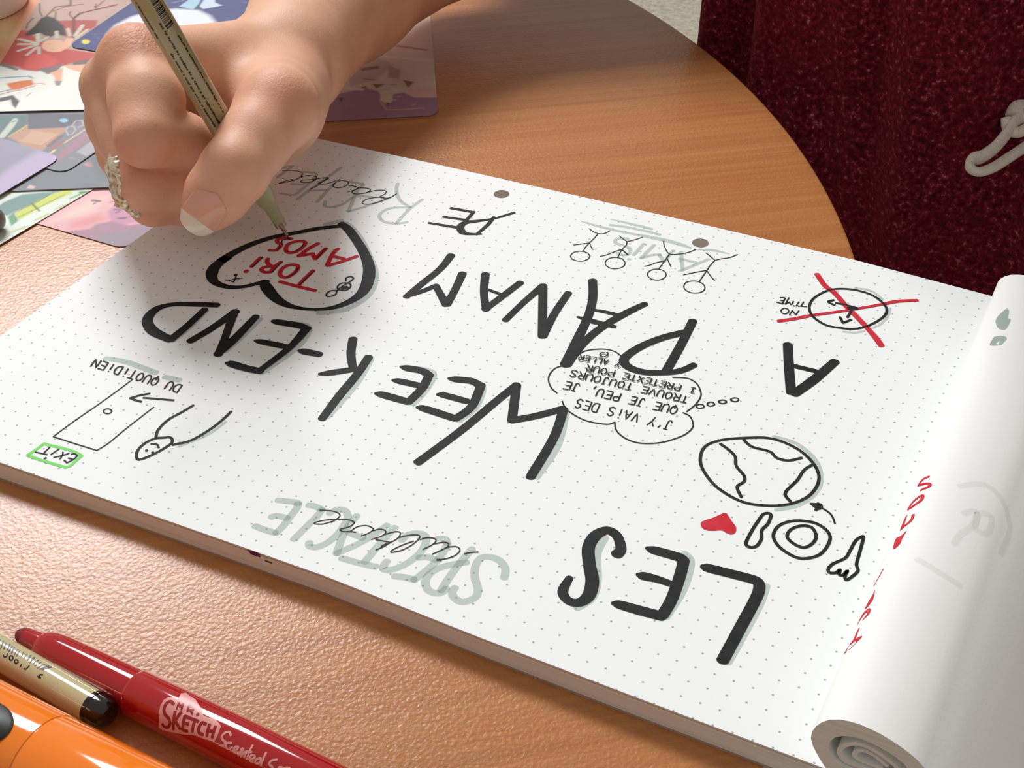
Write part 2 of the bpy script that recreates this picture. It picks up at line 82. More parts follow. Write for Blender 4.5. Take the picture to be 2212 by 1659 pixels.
('treble_clef','small black treble clef inside the heart','ink_black',0.6,1.5,'s70.1,73.4 68.2,72.3 67.9,70.4 68.7,69 69.8,69.3 70.9,71 70.2,73.5 70.4,76.6 71.3,80.1 71.2,82.3 69.7,82.7 68.9,81.3 69.7,79.7|C69.1,77.8 71.5,78.9 73,77.6 72.9,75 71,74.1 69.1,75.2|p71.2,74.9,1.6 72.3,76.5,2|p70.8,75.2 71.7,77,1.4'),
('bubble_words','small black handwritten french sentence inside the thought bubble','ink_black',0.45,1,'s199.8,56.2 199.2,57 198.7,56.1 199,52.6|p199.6,52.6 198.5,52.5|p196.8,52.4 197.1,53.5|p195.2,52.3 194.1,54.3 193.4,52.1|p194.1,54.3 194.3,56.4|p190.1,51.9 188.7,56 188.3,51.8|p187.1,55.9 186.6,51.6 185.2,55.8|p186.9,54.2 185.8,54.1|p183.7,55.6 184.1,52.7|p184.2,51.6 184.2,51.4|s180.5,51.8 181.4,51.2 182.1,52.1 181.8,53 180.6,53.6 180.2,54.5 180.9,55.5 181.8,55|p176.6,55.1 177.2,50.9|s177.2,50.9 175.8,51 175,52.9 175.3,54.8 176.6,55.1|p172.7,50.6 174.6,50.7 174,54.9 172.1,54.8|p174.3,52.8 172.8,52.7|s170.1,51 171,50.4 171.6,51.3 171.3,52.2 170.1,52.8 169.7,53.8 170.4,54.7 171.3,54.2|C197.9,64 197.2,63.2 197.1,62 197.4,60.9 198.2,60.2 198.9,61 199,62.2 198.7,63.3|p197.8,64.5 198,62.9|s196.6,60.1 196.3,62.7 195.7,63.8 194.9,63.7 194.5,62.6 194.7,59.9|p192.1,59.7 194,59.9 193.6,63.6 191.8,63.5|p193.8,61.7 192.3,61.6|s188.3,62.6 187.7,63.3 187.2,62.5 187.5,59.3|p188.1,59.4 187,59.3|p184.3,59 186.2,59.2 185.8,63 183.9,62.8|p186,61.1 184.5,61|p180.5,62.5 181,58.8|s181,58.8 179.7,58.6 179.1,59.5 179.4,60.5 180.8,60.7|p176.5,58.4 178.4,58.5 177.9,62.3 176,62.2|p178.1,60.4 176.6,60.3|s175.7,58.3 175.3,61 174.7,62 173.9,62 173.5,60.8 173.8,58.1|p171.8,61.2 172,62.6|s167.1,60.8 166.4,61.6 165.9,60.8 166.4,57.5|p167,57.6 165.8,57.5|p163.1,57.2 165.1,57.4 164.5,61.2 162.6,61|p164.8,59.3 163.2,59.2|p200.2,66.8 198.4,66.7|p199.3,66.8 199,70|p197.4,69.9 197.7,66.6|s197.7,66.6 196.4,66.5 196,67.3 196.2,68.1 197.5,68.3|p196.8,68.2 195.5,69.8|C193.9,69.6 193.2,68.9 193.2,67.9 193.4,67 194.2,66.3 194.9,67.1 195,68.1 194.7,69|s192.6,66.2 192.3,68.5 191.7,69.5 191,69.4 190.6,68.4 190.8,66.1|p190.1,66 188.8,69.2 188.2,65.9|p185.7,65.7 187.5,65.8 187.2,69.1 185.3,68.9|p187.3,67.4 185.9,67.3|p182.4,65.4 180.6,65.2|p181.5,65.3 181.1,68.6|C178.5,68.4 177.8,67.7 177.8,66.7 178.1,65.7 178.9,65.1 179.6,65.8 179.6,66.8 179.3,67.8|s177.2,65 176.9,67.2 176.3,68.2 175.5,68.2 175.1,67.1 175.4,64.8|s174.1,67.5 173.4,68.2 173,67.4 173.3,64.6|p173.9,64.7 172.8,64.6|C170.7,67.8 170,67 169.9,66 170.3,65 171.1,64.4 171.8,65.2 171.8,66.2 171.5,67.2|s169.4,64.3 169.1,66.6 168.4,67.6 167.6,67.5 167.2,66.5 167.6,64.1|p166.3,67.4 166.8,64.1|s166.8,64.1 165.5,64 165,64.8 165.3,65.6 166.6,65.7|p165.8,65.7 164.4,67.3|s162.3,64.2 163.2,63.8 163.9,64.5 163.6,65.2 162.4,65.7 162,66.4 162.7,67.1 163.7,66.8|p200.5,72.8 199.9,71.9 199.7,74.8|p200.3,74.8 199,74.7|p195.8,74.4 196.1,71.5|s196.1,71.5 194.9,71.4 194.4,72.1 194.8,72.8 195.9,73|p193.4,74.2 193.7,71.3|s193.7,71.3 192.6,71.2 192.1,71.8 192.4,72.5 193.6,72.7|p192.9,72.7 191.7,74|p189.7,70.9 191.4,71 191.1,73.9 189.4,73.8|p191.2,72.5 189.9,72.3|p189,70.8 187.3,70.6|p188.2,70.7 187.8,73.6|p184.9,70.4 186.6,70.6 186.3,73.5 184.6,73.3|p186.5,72 185.1,71.9|p183.9,73.2 182.5,70.2|p184.3,70.3 182.2,73.1|p181.9,70.1 180.2,70|p181,70 180.7,72.9|p177.8,69.7 179.5,69.9 179.1,72.8 177.4,72.6|p179.3,71.3 177.9,71.2|p174.3,72.3 174.7,69.4|s174.7,69.4 173.4,69.3 172.9,70 173.2,70.8 174.5,70.9|C171,72 170.3,71.3 170.3,70.5 170.6,69.6 171.4,69.1 172,69.7 172,70.6 171.7,71.5|s169.8,68.9 169.5,71 168.9,71.8 168.2,71.7 167.8,70.8 168.1,68.8|p166.9,71.6 167.4,68.7|s167.4,68.7 166.2,68.6 165.7,69.3 165.9,70 167.2,70.2|p166.5,70.1 165.2,71.5|p174.5,74.5 173.6,75.7 173.1,74.3|p173.6,75.7 173.7,77.1|p170.2,76.6 169.8,73.9 168.8,76.4|p170,75.5 169.2,75.4|p168.5,73.7 168.2,76.3 166.9,76.2|p166.6,73.4 166.2,76 164.9,75.9|p163.1,73 164.6,73.1 164.2,75.8 162.8,75.6|p164.4,74.5 163.2,74.3|p162.2,75.5 162.6,72.9|s162.6,72.9 161.6,72.7 161.2,73.3 161.4,74 162.4,74.2|p161.8,74.1 160.8,75.3|C166.5,78 166.6,79.2 167.8,79.5 168.4,80 168.8,78.5 168,77.4 166.8,77.6'),
('small_words','small dark words above the door drawing','ink_black',0.55,1,'p53.9,7.7 54.7,4|s54.7,4 53.2,4.2 52.2,5.8 52.5,7.5 53.9,7.7|s51.9,3.9 51.3,6.5 50.4,7.6 49.6,7.6 49.3,6.5 49.9,3.9|C44.4,7.5 43.7,6.7 43.8,5.6 44.2,4.5 45.2,3.8 45.9,4.5 45.8,5.6 45.4,6.8|p44.2,8.1 44.6,6.4|s43.4,3.7 42.8,6.3 41.9,7.4 41.1,7.4 40.8,6.3 41.4,3.6|C38.6,7.3 38,6.6 38,5.4 38.5,4.3 39.5,3.6 40.2,4.4 40.1,5.5 39.6,6.6|p37.7,3.5 35.6,3.5|p36.7,3.5 35.7,7.3|p33,7.2 33.7,4.6|p33.9,3.6 33.9,3.5|p31,7.2 31.9,3.4|s31.9,3.4 30.4,3.5 29.4,5.2 29.6,6.9 31,7.2|p27.2,7.1 27.9,4.4|p28.1,3.5 28.1,3.3|p24,3.2 26.1,3.2 25.1,7 23,7|p25.6,5.1 23.9,5.1|p22.2,7 23.2,3.2 20.1,6.9 21.1,3.1'),
]
HEART=[(227.53, 25.75), (228.79, 25.13), (230.69, 23.24), (232.39, 21.56), (232.82, 19.48), (232.0, 18.37), (230.59, 18.42), (229.11, 18.81), (227.09, 17.67), (224.87, 17.06), (223.16, 18.36), (223.18, 19.95), (225.3, 22.54)]
ROLL_RED='s33.45,48.6 31.8,48.2 31.05,47 30.75,45.8 32.85,45.4 34.65,45 34.65,43.8 32.7,42.6|C33.9,39.8 32.4,39 31.05,37.4 30.6,35 32.85,36.2 34.05,37.8|f31.2,32.2 30.6,30.6 30.75,25.4 32.1,26.6 33.15,27.4 33.9,28.6 33.9,31.4 33,31.4 33.15,29.4 32.25,27.8 31.65,27.8|f33.3,24.2 32.1,22.6 30.3,22.2 31.2,17.4 33,19 33,21 33.45,23.8|p30.3,9.8,0.4 28.65,4.2,0.4|f30.45,1.4 30.3,-0.6 29.55,-2.2 28.95,-5 30.6,-4.6 31.35,-3 31.05,-0.6|f31.65,-6.2 29.85,-6.2 28.5,-7.4 28.05,-10.6 29.1,-9 30.15,-7.4 31.35,-8.2 30.3,-10.2 31.65,-9.4 32.25,-7.8|f30.45,-12.6 29.85,-14.2 29.85,-16.6 28.5,-18.2 25.8,-19.4 30.3,-20.2 31.95,-18.6 33,-17 31.5,-17 30.9,-17'
ROLL_GREY='f36.75,141.4 35.55,138.6 34.65,135.4 34.8,132.6 36,129.4 37.2,128.2 38.7,128.6 39.15,132.6 39,135.4 38.25,135.4 37.65,139.8|f36,118.2 36,121.8 36.6,123.8 38.7,124.6 40.05,123.8 39.6,121 38.85,119'
ROLL_GHOST='s42.45,46.6 48.45,51.8 54.9,49.8 59.85,43 59.55,32.2|s45.75,36.6 48.45,39.8 49.5,35.4 46.8,28.2 46.2,23.8|s39.15,13 45,11.4 51.15,11|C49.5,39.4 52.95,41.4 53.55,35 50.1,33.4'
LOGO_LINE='s53.04,4.86 53.76,6.46 53.8,8.55|s52.88,4.18 53.84,6.07 53.98,8.56|s52.68,3.51 53.91,5.72 54.16,8.6|s52.62,3.12 54.02,5.52 54.35,8.61|s52.63,2.85 54.15,5.38 54.53,8.62|s52.62,2.57 54.28,5.24 54.71,8.66|s52.61,2.3 54.4,5.11 54.89,8.67|s52.6,2.03 54.52,4.95 55.08,8.66|s52.57,1.76 54.63,4.8 55.26,8.61|s52.64,1.61 54.78,4.72 55.45,8.54|s52.72,1.47 54.92,4.62 55.64,8.5|s52.78,1.32 55.06,4.54 55.82,8.46|s52.86,1.18 55.19,4.44 56.01,8.39|s52.92,1.03 55.34,4.37 56.19,8.35|s52.99,0.89 55.48,4.29 56.37,8.28|s53.04,0.73 55.61,4.19 56.56,8.24|s53.17,0.67 55.77,4.15 56.74,8.2|s53.3,0.6 55.93,4.1 56.92,8.14|s53.43,0.54 56.08,4.04 57.1,8.1|s53.56,0.47 56.24,4 57.29,8.06|s53.69,0.4 56.39,3.95 57.47,8|s53.83,0.36 56.55,3.91 57.65,7.96|s53.96,0.29 56.71,3.87 57.83,7.9|s54.09,0.22 56.87,3.82 58.01,7.83|s54.21,0.15 57.01,3.76 58.19,7.77|s54.34,0.09 57.17,3.72 58.37,7.74|s54.53,0.1 57.34,3.69 58.54,7.68|s54.71,0.09 57.51,3.69 58.72,7.62|s54.9,0.1 57.68,3.66 58.9,7.58|s55.07,0.09 57.85,3.63 59.07,7.52|s55.27,0.1 58.02,3.62 59.25,7.47|s55.44,0.09 58.19,3.6 59.43,7.41|s55.63,0.1 58.37,3.59 59.6,7.37|s55.61,-0.15 58.47,3.46 59.78,7.32|s55.5,-0.49 58.55,3.3 59.95,7.26|s55.38,-0.84 58.63,3.14 60.12,7.21|s55.24,-1.2 58.71,2.97 60.3,7.17|s55.09,-1.59 58.78,2.81 60.47,7.12|s54.91,-2 58.85,2.65 60.64,7.06|s55,-2.12 59,2.6 60.82,7.01|s55.08,-2.24 59.14,2.54 60.99,6.97|s55.15,-2.36 59.28,2.48 61.16,6.92|s55.26,-2.46 59.42,2.42 61.33,6.87|s55.33,-2.59 59.56,2.36 61.5,6.81|s55.4,-2.72 59.7,2.3 61.67,6.74|s55.49,-2.83 59.84,2.24 61.84,6.69|s55.69,-2.81 60.01,2.23 62,6.62|s55.94,-2.73 60.19,2.23 62.17,6.55|s56.19,-2.65 60.36,2.22 62.33,6.49|s56.41,-2.61 60.53,2.21 62.5,6.42|s56.66,-2.53 60.71,2.2 62.66,6.35|s56.88,-2.49 60.88,2.19 62.82,6.3|s57.12,-2.42 61.06,2.18 62.98,6.23|s57.32,-2.4 61.22,2.16 63.15,6.19|s57.54,-2.36 61.38,2.13 63.31,6.12|s57.74,-2.34 61.54,2.11 63.47,6.05|s57.93,-2.33 61.72,2.1 63.63,6|s58.13,-2.31 61.88,2.07 63.79,5.93|s58.32,-2.3 62.04,2.05 63.95,5.87|s58.52,-2.28 62.2,2.02 64.11,5.82|s58.71,-2.26 62.37,2.01 64.27,5.75|s58.93,-2.22 62.55,2 64.43,5.71|s59.3,-2 62.77,2.06 64.61,5.7|s59.65,-1.8 62.99,2.12 64.78,5.69|s59.99,-1.62 63.22,2.18 64.95,5.66|s60.34,-1.42 63.44,2.25 65.13,5.65|s60.67,-1.24 63.66,2.31 65.3,5.64|s61,-1.07 63.88,2.37 65.48,5.63|s61.29,-0.95 64.09,2.41 65.65,5.62|s61.59,-0.81 64.3,2.45 65.82,5.59|s61.88,-0.67 64.51,2.49 66,5.58|s62.16,-0.55 64.73,2.55 66.17,5.57|s62.46,-0.42 64.93,2.6 66.35,5.56|s62.96,-0.02 65.22,2.76 66.52,5.55|s63.53,0.45 65.53,2.95 66.69,5.52|s64.07,0.91 65.83,3.15 66.86,5.51|s64.29,0.95 66.02,3.17 67.04,5.5|s64.45,0.92 66.18,3.15 67.21,5.49|s64.6,0.9 66.36,3.14 67.38,5.48|s64.78,0.89 66.52,3.11 67.55,5.44|s64.93,0.86 66.68,3.09 67.71,5.41|s65.09,0.83 66.84,3.06 67.88,5.38|s65.26,0.83 67,3.04 68.05,5.35|s65.42,0.8 67.17,3.01 68.21,5.31|s65.58,0.77 67.33,2.99 68.37,5.28|s65.73,0.74 67.49,2.96 68.54,5.25|s65.89,0.72 67.65,2.94 68.7,5.22|s66.03,0.67 67.8,2.89 68.87,5.2|s66.19,0.64 67.96,2.87 69.03,5.15|s66.35,0.62 68.12,2.84 69.19,5.12|s66.5,0.59 68.28,2.82 69.36,5.1|s66.64,0.54 68.43,2.78 69.53,5.07|s66.8,0.52 68.59,2.75 69.68,5.03|s66.96,0.49 68.75,2.72 69.85,5|s67.11,0.46 68.89,2.67 69.98,4.9|s67.25,0.41 68.96,2.5 70.02,4.59|s67.5,0.5 69.05,2.38 70.05,4.29|s67.74,0.58 69.16,2.28 70.08,4.01|s67.99,0.67 69.26,2.17 70.09,3.71|s68.23,0.75 69.36,2.06 70.09,3.42|s68.47,0.83 69.43,1.91 70.06,3.07|s68.71,0.92 69.49,1.75 69.97,2.66|s68.97,1.02 69.55,1.58 69.86,2.24|s69.21,1.1 69.59,1.4 69.74,1.82'
LOGO_SCRIPT='s73.35,2.12 72.48,1.61 71.65,2.21 71.41,3.39 72.2,3.9 73,3.98 72.71,4.93 71.82,5.2|s74.51,3.56 73.5,3.98 73.42,4.84 74.28,5.1 75.17,4.32|s75.49,5.01 76.45,4.4 76.6,3.72 75.78,4.06 76.06,5.18 77.11,4.74|s77.54,5.18 77.59,3.72 78.08,3.72 78.04,5.18|s78.11,5.35 78.75,4.06 79.16,3.89 79.03,5.17|s79.69,1.96 79.86,4.82 79.8,5.26|p78.87,3.8 80.35,3.38|s80.43,4.99 81.59,4.3 81.32,3.8 80.52,4.14 80.78,5.26 81.69,5.08|s82.99,3.71 82.16,4.47 82.46,5.16 83.42,4.56 83.19,3.63|s83.73,2.13 83.86,3.96 83.93,5.16|s87.05,2.38 86.01,3.05 85.8,3.96 86.94,4.29 86.97,4.89|s89.59,3.37 88.52,3.62 88.67,4.37|C89.97,3.21 90.93,2.8 91.22,3.29 90.25,3.7'
LOGO_FILL='s55.42,1.54 54.33,1.31 53.72,2.07 53.77,3.28 54.57,4.45 56.16,5.06 56.91,6.04 56.38,7.16 55.24,7.45 54.8,7.07|p57,3.02 58.16,6.94|p58.47,2.5 58.01,4.84|p58.01,4.84 60.02,6.03|p59.89,2.89 60.79,6.02|p59.89,2.89 61.35,2.75|p60.49,4.35 61.7,4.1|p60.79,6.02 62.13,5.78|p61.74,2.76 63.8,2.58|p62.81,2.63 63.47,5.26|s65.95,2.37 64.9,2.5 64.78,3.84 65.38,4.81 66.46,4.78|p66.91,2.11 67.62,4.55|p68.54,1.9 69.13,4.38|p67.42,3.38 68.89,3.18'
LOGO_SMALL='p56.98,2.24 56.42,0.68|p56.42,0.68 57.43,1.45|p57.43,1.45 57.53,0.43|p57.53,0.43 58.15,1.89|p59.81,1.68 59.15,0.35|s59.15,0.35 60.37,0.12 60.82,0.83 59.77,1.29|p60.27,1.1 61.36,1.68|p62.56,1.24,1.6 62.78,1.18,1.6'
PEN_BARS='p38.47,1.19,0.6 37.42,-0.64|p37.39,1.16,1 36.11,-0.65|p36.31,1.12,0.6 35.13,-0.6|p35.1,1.2,1.5 33.99,-0.46|p34.09,1.11,1 33.34,-0.59|p33.38,1.15,1 32.37,-0.54|p32.12,1.29,0.6 31.4,-0.49|p31.41,1.33,0.6 30.59,-0.53|p30.22,1.41,0.6 29.32,-0.05|p29.04,1.49,0.6 28.36,-0|p27.86,1.58,1 27.17,0.06|p26.57,1.55,1.5 26.02,-0.29|p25.04,1.55,1 25,-0.07|p23.88,1.41,0.6 24.19,-0.36|p22.6,1.38,0.6 23.08,-0.46|p21.44,1.46,1.5 22.29,-0.5|p20.63,1.63,1.5 21.65,-0.39'
PEN_DIGITS='s36.03,-1.51 36.21,-1.05 36.46,-1.06|s34.03,-2.01 33.46,-2.25 32.93,-1.81 33.31,-1.26|C32.14,-1.54 31.76,-1.14 30.99,-1.41 30.96,-2.01 31.64,-2.12|C30.14,-1.63 29.53,-1.33 28.95,-1.68 29.31,-2.15 29.86,-2.1|p27.62,-2.36 27.67,-1.69|s26.4,-2.3 25.73,-2.19 25.56,-1.51 25.49,-1.06|s21.46,-2.2 21.11,-2.33 20.5,-2.15|s20.89,-2.14 21.16,-1.67 20.47,-1.33'
ART={
'peach':[
('fad6a0',9,0,'-211.0,209.6 -204.6,215.4 -189.5,201.8 -186.5,189.1 -198.0,192.3'),],
'girl':[
('f0f0e8',1,0,'-190.9,160.3 -166.5,170.6 -159.8,169.9 -150.7,171.0 -143.7,180.9 -138.4,181.1 -136.4,192.6 -111.0,204.1 -49.0,124.3 -128.5,87.8'),
('b45049',1,0,'-179.7,218.2 -162.6,227.6 -158.4,221.1 -157.9,206.5 -167.2,205.6'),
('c8504a',1,0,'-175.7,176.4 -180.0,183.8 -189.6,202.1 -185.4,203.9 -174.1,197.6 -152.8,195.3 -135.2,197.8 -133.6,193.9 -134.4,187.4 -142.1,185.4 -143.7,180.9 -151.1,171.6 -158.5,169.7 -161.3,171.5 -166.5,170.6 -177.8,167.8'),
('e2625c',2,0,'-166.3,182.9 -159.6,187.5 -150.0,184.2 -147.2,177.8 -151.6,172.1 -158.9,171.0'),
('8a7a78',0.8,0,'-173.6,171.9 -167.2,171.0 -159.8,169.9 -160.0,167.9 -170.7,168.7'),
('8a7a7a',0.8,0,'-152.6,173.2 -147.3,179.3 -145.1,182.6 -142.3,174.8 -144.4,170.9'),
('7d6a6a',0.8,0,'-142.6,185.2 -137.0,192.3 -134.7,197.2 -132.8,187.4 -138.3,181.9'),
('c8a49c',3,0,'-191.4,233.7 -177.4,247.1 -166.1,248.6 -161.1,227.4 -180.6,221.2'),
('7a5048',0.35,0.95,'-187.8,218.8 -189.7,224.9 -191.6,231.0 -186.0,235.3 -192.0,242.4'),
('7a5048',0.35,0.76,'-189.5,218.9 -195.0,223.3 -201.7,230.9'),
('7a4038',0.35,1.52,'-159.1,206.0 -174.3,224.0 -175.3,229.6 -171.2,236.6 -165.5,245.3'),
('7a5048',0.35,0.76,'-174.9,223.7 -179.6,226.8 -181.1,229.6'),
('7a5048',0.35,0.76,'-182.7,220.2 -187.2,226.0'),
('8a6058',0.35,0.95,'-181.6,239.0 -187.3,232.9 -189.0,226.0'),
('8a6058',0.35,0.95,'-187.1,204.8 -190.7,209.9 -192.6,215.8'),
('8a6058',0.35,0.95,'-175.5,241.7 -172.6,237.7 -174.5,246.6'),
('3c3430',0.8,0,'-189.0,217.4 -187.6,220.6 -182.7,220.2 -172.6,214.7 -164.6,206.8 -169.4,206.2 -170.4,201.7 -178.0,204.0 -181.3,198.4 -183.5,199.9 -185.6,208.8'),
('d8d4c2',0.5,1.925,'-171.1,194.2 -182.5,194.6'),
('d8d4c2',0.5,1.925,'-170.5,193.6 -178.4,190.1'),
('d8d4c2',0.5,1.75,'-170.0,193.0 -173.6,184.3'),
('dcc8c0',0.5,1.75,'-168.5,191.3 -166.9,182.7'),
('dcc8c0',0.5,1.575,'-167.2,191.1 -162.7,186.1'),
('d8d4c2',0.5,1.925,'-171.6,195.5 -177.9,202.4'),
('d0ccb8',0.5,1.75,'-171.4,196.4 -171.5,202.0'),
('cfc8b4',0.5,1.925,'-166.9,203.3 -171.7,208.4'),
('cfc8b4',0.5,1.75,'-162.8,207.5 -168.8,213.1'),
('cfc8b4',0.5,2.1,'-160.5,208.6 -164.8,219.0'),
('cfc8b4',0.5,1.75,'-158.4,207.1 -159.7,216.3'),
('e0dcb0',0.4,1.6,'-175.6,199.8 -175.0,199.6'),
('f0bc9c',0.6,0,'-156.2,198.1 -154.7,195.1 -155.0,192.2 -157.1,190.2 -160.6,189.6 -164.3,190.7 -167.4,193.0 -169.1,196.1 -168.8,199.0 -166.5,201.0 -163.1,201.6 -159.3,200.5'),
('f0bc9c',0.6,0,'-162.3,204.5 -159.1,206.0 -155.6,199.5 -154.4,195.3 -159.1,198.0'),
('c08070',0.3,0.25,'-167.0,196.0 -165.3,195.9 -164.7,196.6'),
('c08070',0.3,0.25,'-160.2,191.9 -158.8,192.6'),
('f0b898',0.6,0,'-143.2,175.9 -142.6,179.2 -134.5,168.8 -132.6,165.3 -134.5,164.5 -139.8,170.1 -144.2,172.5'),
('8f8f90',0.5,0,'-137.0,166.9 -134.0,168.3 -131.7,164.3 -133.1,163.7'),
('f0b898',0.6,0,'-143.4,181.1 -135.3,186.2 -131.6,178.9 -135.3,178.8 -140.2,179.5'),
('6f9aac',0.5,1,'-166.6,155.7 -156.4,162.5 -150.7,165.8 -147.7,165.0'),
('e0804a',0.6,0,'-155.0,155.9 -151.4,160.4 -147.3,163.7 -143.0,160.6 -145.9,154.3 -148.2,151.8'),
('f0d8c8',0.3,0.5,'-152.8,162.0 -147.7,165.0'),
('c07040',0.3,0.5,'-143.5,161.1 -141.0,162.6 -138.4,162.7'),
('b07068',0.4,0.7,'-153.1,141.1 -147.9,150.5 -144.6,154.2 -141.8,159.7'),
('707070',0.4,0.8,'-153.6,145.8 -149.2,152.0'),
('606060',0.5,0,'-151.3,139.2 -144.5,148.5 -137.8,145.3 -134.6,139.2 -138.1,141.0 -142.2,144.7 -149.0,136.8'),
('808080',0.3,0.3,'-138.2,150.0 -138.5,153.4'),],
'moon':[
('e6eaf2',2.5,0,'-147.0,215.2 -150.1,225.2 -149.1,236.2 -143.9,245.6 -135.3,252.5 -123.9,255.8 -114.8,252.7 -104.9,245.5 -94.1,233.5 -70.3,196.9 -115.3,176.5'),
('a8cfe0',0.5,0,'-135.3,255.5 -135.8,264.4 -141.4,277.5 -136.4,279.7 -128.2,261.7 -126.7,255.1'),
('ccdae8',0.5,0,'-126.1,259.6 -130.2,270.0 -133.4,281.1 -121.7,266.4 -116.4,265.2 -122.5,257.6'),
('8890a8',0.8,0.8,'-140.8,257.9 -137.6,263.0 -137.5,270.4'),
('d8c8d0',0.8,1,'-146.4,269.0 -139.0,264.8'),
('e6d850',0.4,0,'-148.5,205.1 -148.3,204.1 -148.2,203.0 -148.7,202.3 -150.0,202.2 -151.3,202.7 -152.1,203.5 -152.9,204.7 -153.0,205.8 -152.0,206.3 -151.2,206.6 -149.9,206.1'),
('8f90c8',0.2,0.3,'-108.9,272.1 -108.6,272.9'),
('8f90c8',0.2,0.3,'-152.2,212.9 -151.5,212.6'),
('8f90c8',0.2,0.3,'-148.3,210.2 -147.6,209.9'),],
'keys':[
('6f8585',1,0,'-144.8,129.7 -127.0,137.8 -121.4,130.5 -120.0,118.7 -127.3,110.9'),
('d0d6c8',0.6,0,'-125.6,119.5 -130.3,132.8 -129.3,133.9 -127.3,132.4 -124.9,127.2 -122.0,118.3 -124.1,115.7'),
('606a6a',0.3,0.7,'-128.5,130.4 -128.1,131.5'),
('caa08a',1,0,'-120.3,119.7 -120.1,129.4 -105.3,136.2 -102.8,134.4 -101.1,124.0 -99.4,114.9 -109.5,115.8'),
('e8c870',0.4,0.8,'-120.8,119.5 -120.7,130.8'),
('73727c',0.8,0,'-128.1,139.1 -101.9,151.0 -102.5,140.3 -105.1,135.6 -118.0,128.1'),
('9fd0ea',0.4,0,'-107.7,141.4 -107.3,140.6 -107.5,139.7 -108.1,139.1 -109.2,139.0 -110.3,139.2 -111.1,139.8 -111.5,140.7 -111.4,141.5 -110.6,142.1 -109.7,142.3 -108.6,142.0'),
('d6b298',0.4,0,'-114.0,119.7 -115.4,128.1 -103.8,130.0 -103.8,120.0'),
('e6c8a8',0.3,0.35,'-114.1,119.1 -103.7,119.8 -103.8,130.0'),
('8a7a82',0.5,2.2,'-100.0,120.6 -101.0,129.0'),
('c47070',0.4,1.5,'-97.2,119.2 -96.8,125.2'),
('f2de96',0.3,1.1,'-95.1,115.3 -95.3,118.7'),
('e0c8a0',0.3,0.9,'-95.8,125.1 -95.6,137.7'),
('ad8a98',0.8,0,'-92.0,114.6 -93.7,126.3 -94.2,137.2 -87.7,134.6 -87.6,120.9 -88.3,112.0'),
('c8bac0',0.3,0.7,'-102.8,134.4 -103.9,136.8 -102.0,138.2 -99.2,136.1 -97.8,132.2 -99.0,131.1 -102.1,133.6'),
('c8bac0',0.3,0.7,'-103.0,138.3 -104.4,142.3 -102.3,143.9 -98.8,140.8 -99.7,138.1'),
('b6b4ba',0.5,0,'-86.2,121.0 -86.7,131.2 -79.1,127.5 -79.9,120.1'),
('d090a0',0.4,0.5,'-85.1,116.2 -82.8,116.7'),],
'lavender':[
('c4b6d4',4,0,'-101.2,101.3 -100.3,114.5 -89.4,115.8 -85.4,111.2 -87.2,87.4 -89.1,79.6 -89.3,67.0 -99.9,81.5'),],
'grey':[
('e8a8a0',0.4,0,'-77.4,114.9 -76.4,120.7 -72.5,114.5 -74.4,114.2'),
('e4c6cc',0.4,0,'-85.2,90.3 -86.1,92.9 -83.0,92.8 -82.4,91.1'),
('7c8088',4,0,'-82.7,120.5 -65.1,128.6 -47.0,105.9 -63.6,108.4'),],
'green':[
('7f9f9c',0.8,0,'-85.7,64.3 -86.9,78.8 -84.4,86.5 -66.9,99.5 -72.0,92.9 -74.1,85.4 -78.0,75.4 -78.7,72.2'),
('d6e070',0.6,0,'-77.5,74.4 -74.2,91.3 -70.2,99.1 -66.9,95.2 -67.8,93.0 -70.8,81.6 -72.1,71.2'),
('74ab88',0.4,0,'-77.9,71.3 -77.5,74.4 -72.0,70.7 -72.0,66.7'),
('4a6a50',0.3,0.35,'-78.4,72.3 -75.6,82.3 -75.1,84.9 -74.2,91.3'),
('6a8a50',0.3,0.35,'-74.0,72.0 -71.9,80.5 -69.1,93.6'),
('4a6a58',0.3,0.7,'-76.0,82.7 -69.6,79.8'),
('c6d284',0.5,1.1,'-64.6,83.9 -62.7,89.4'),
('c6d284',0.5,1.1,'-66.4,73.8 -64.8,79.7'),
('c6d284',0.5,1.1,'-68.8,63.2 -66.4,68.7'),
('86b87c',0.4,1.8,'-61.8,93.1 -60.4,97.6'),
('8cc080',0.4,1.4,'-64.9,92.5 -63.1,97.6'),
('6f9a60',0.4,1.8,'-64.3,97.6 -59.5,100.4'),
('c8ccc4',3,0,'-84.5,59.2 -75.1,65.9 -67.6,61.5 -71.3,48.9'),],
'pink':[
('f6d4ca',4,0,'-61.9,73.1 -57.6,94.7 -53.0,99.8 -51.1,89.0 -57.2,79.8'),
('e8a0a0',4,0,'-53.3,79.3 -47.5,88.9 -42.3,86.7 -45.7,78.4 -51.1,74.7'),
('cf9ab4',1.5,0,'-46.0,91.3 -45.7,97.3 -39.0,99.8 -27.4,93.6 -33.2,86.4 -39.7,85.6'),
('b48c9c',1,0,'-51.0,72.5 -43.8,78.1 -43.8,81.5 -39.8,86.2 -31.8,86.4 -26.1,91.9 -15.5,91.2 -19.4,68.8 -29.7,67.2'),
('a0929e',3,0,'-39.2,74.7 -25.9,87.5 -15.5,91.2 -18.8,70.1 -23.9,68.3'),
('8f6f80',0.3,1.4,'-56.6,95.2 -53.7,95.9'),
('8f6f80',0.3,0.7,'-54.6,93.2 -54.2,94.5'),
('9f7f90',0.3,0.7,'-49.4,97.1 -47.2,99.5'),
('7f6070',0.3,0.9,'-44.2,93.3 -41.9,94.3'),
('7f6070',0.3,0.8,'-42.3,91.8 -41.6,93.1'),
('7f6070',0.3,1.1,'-38.5,88.8 -36.3,90.3'),
('8f7080',0.3,0.5,'-35.8,91.4 -33.6,93.3'),],
'castle':[
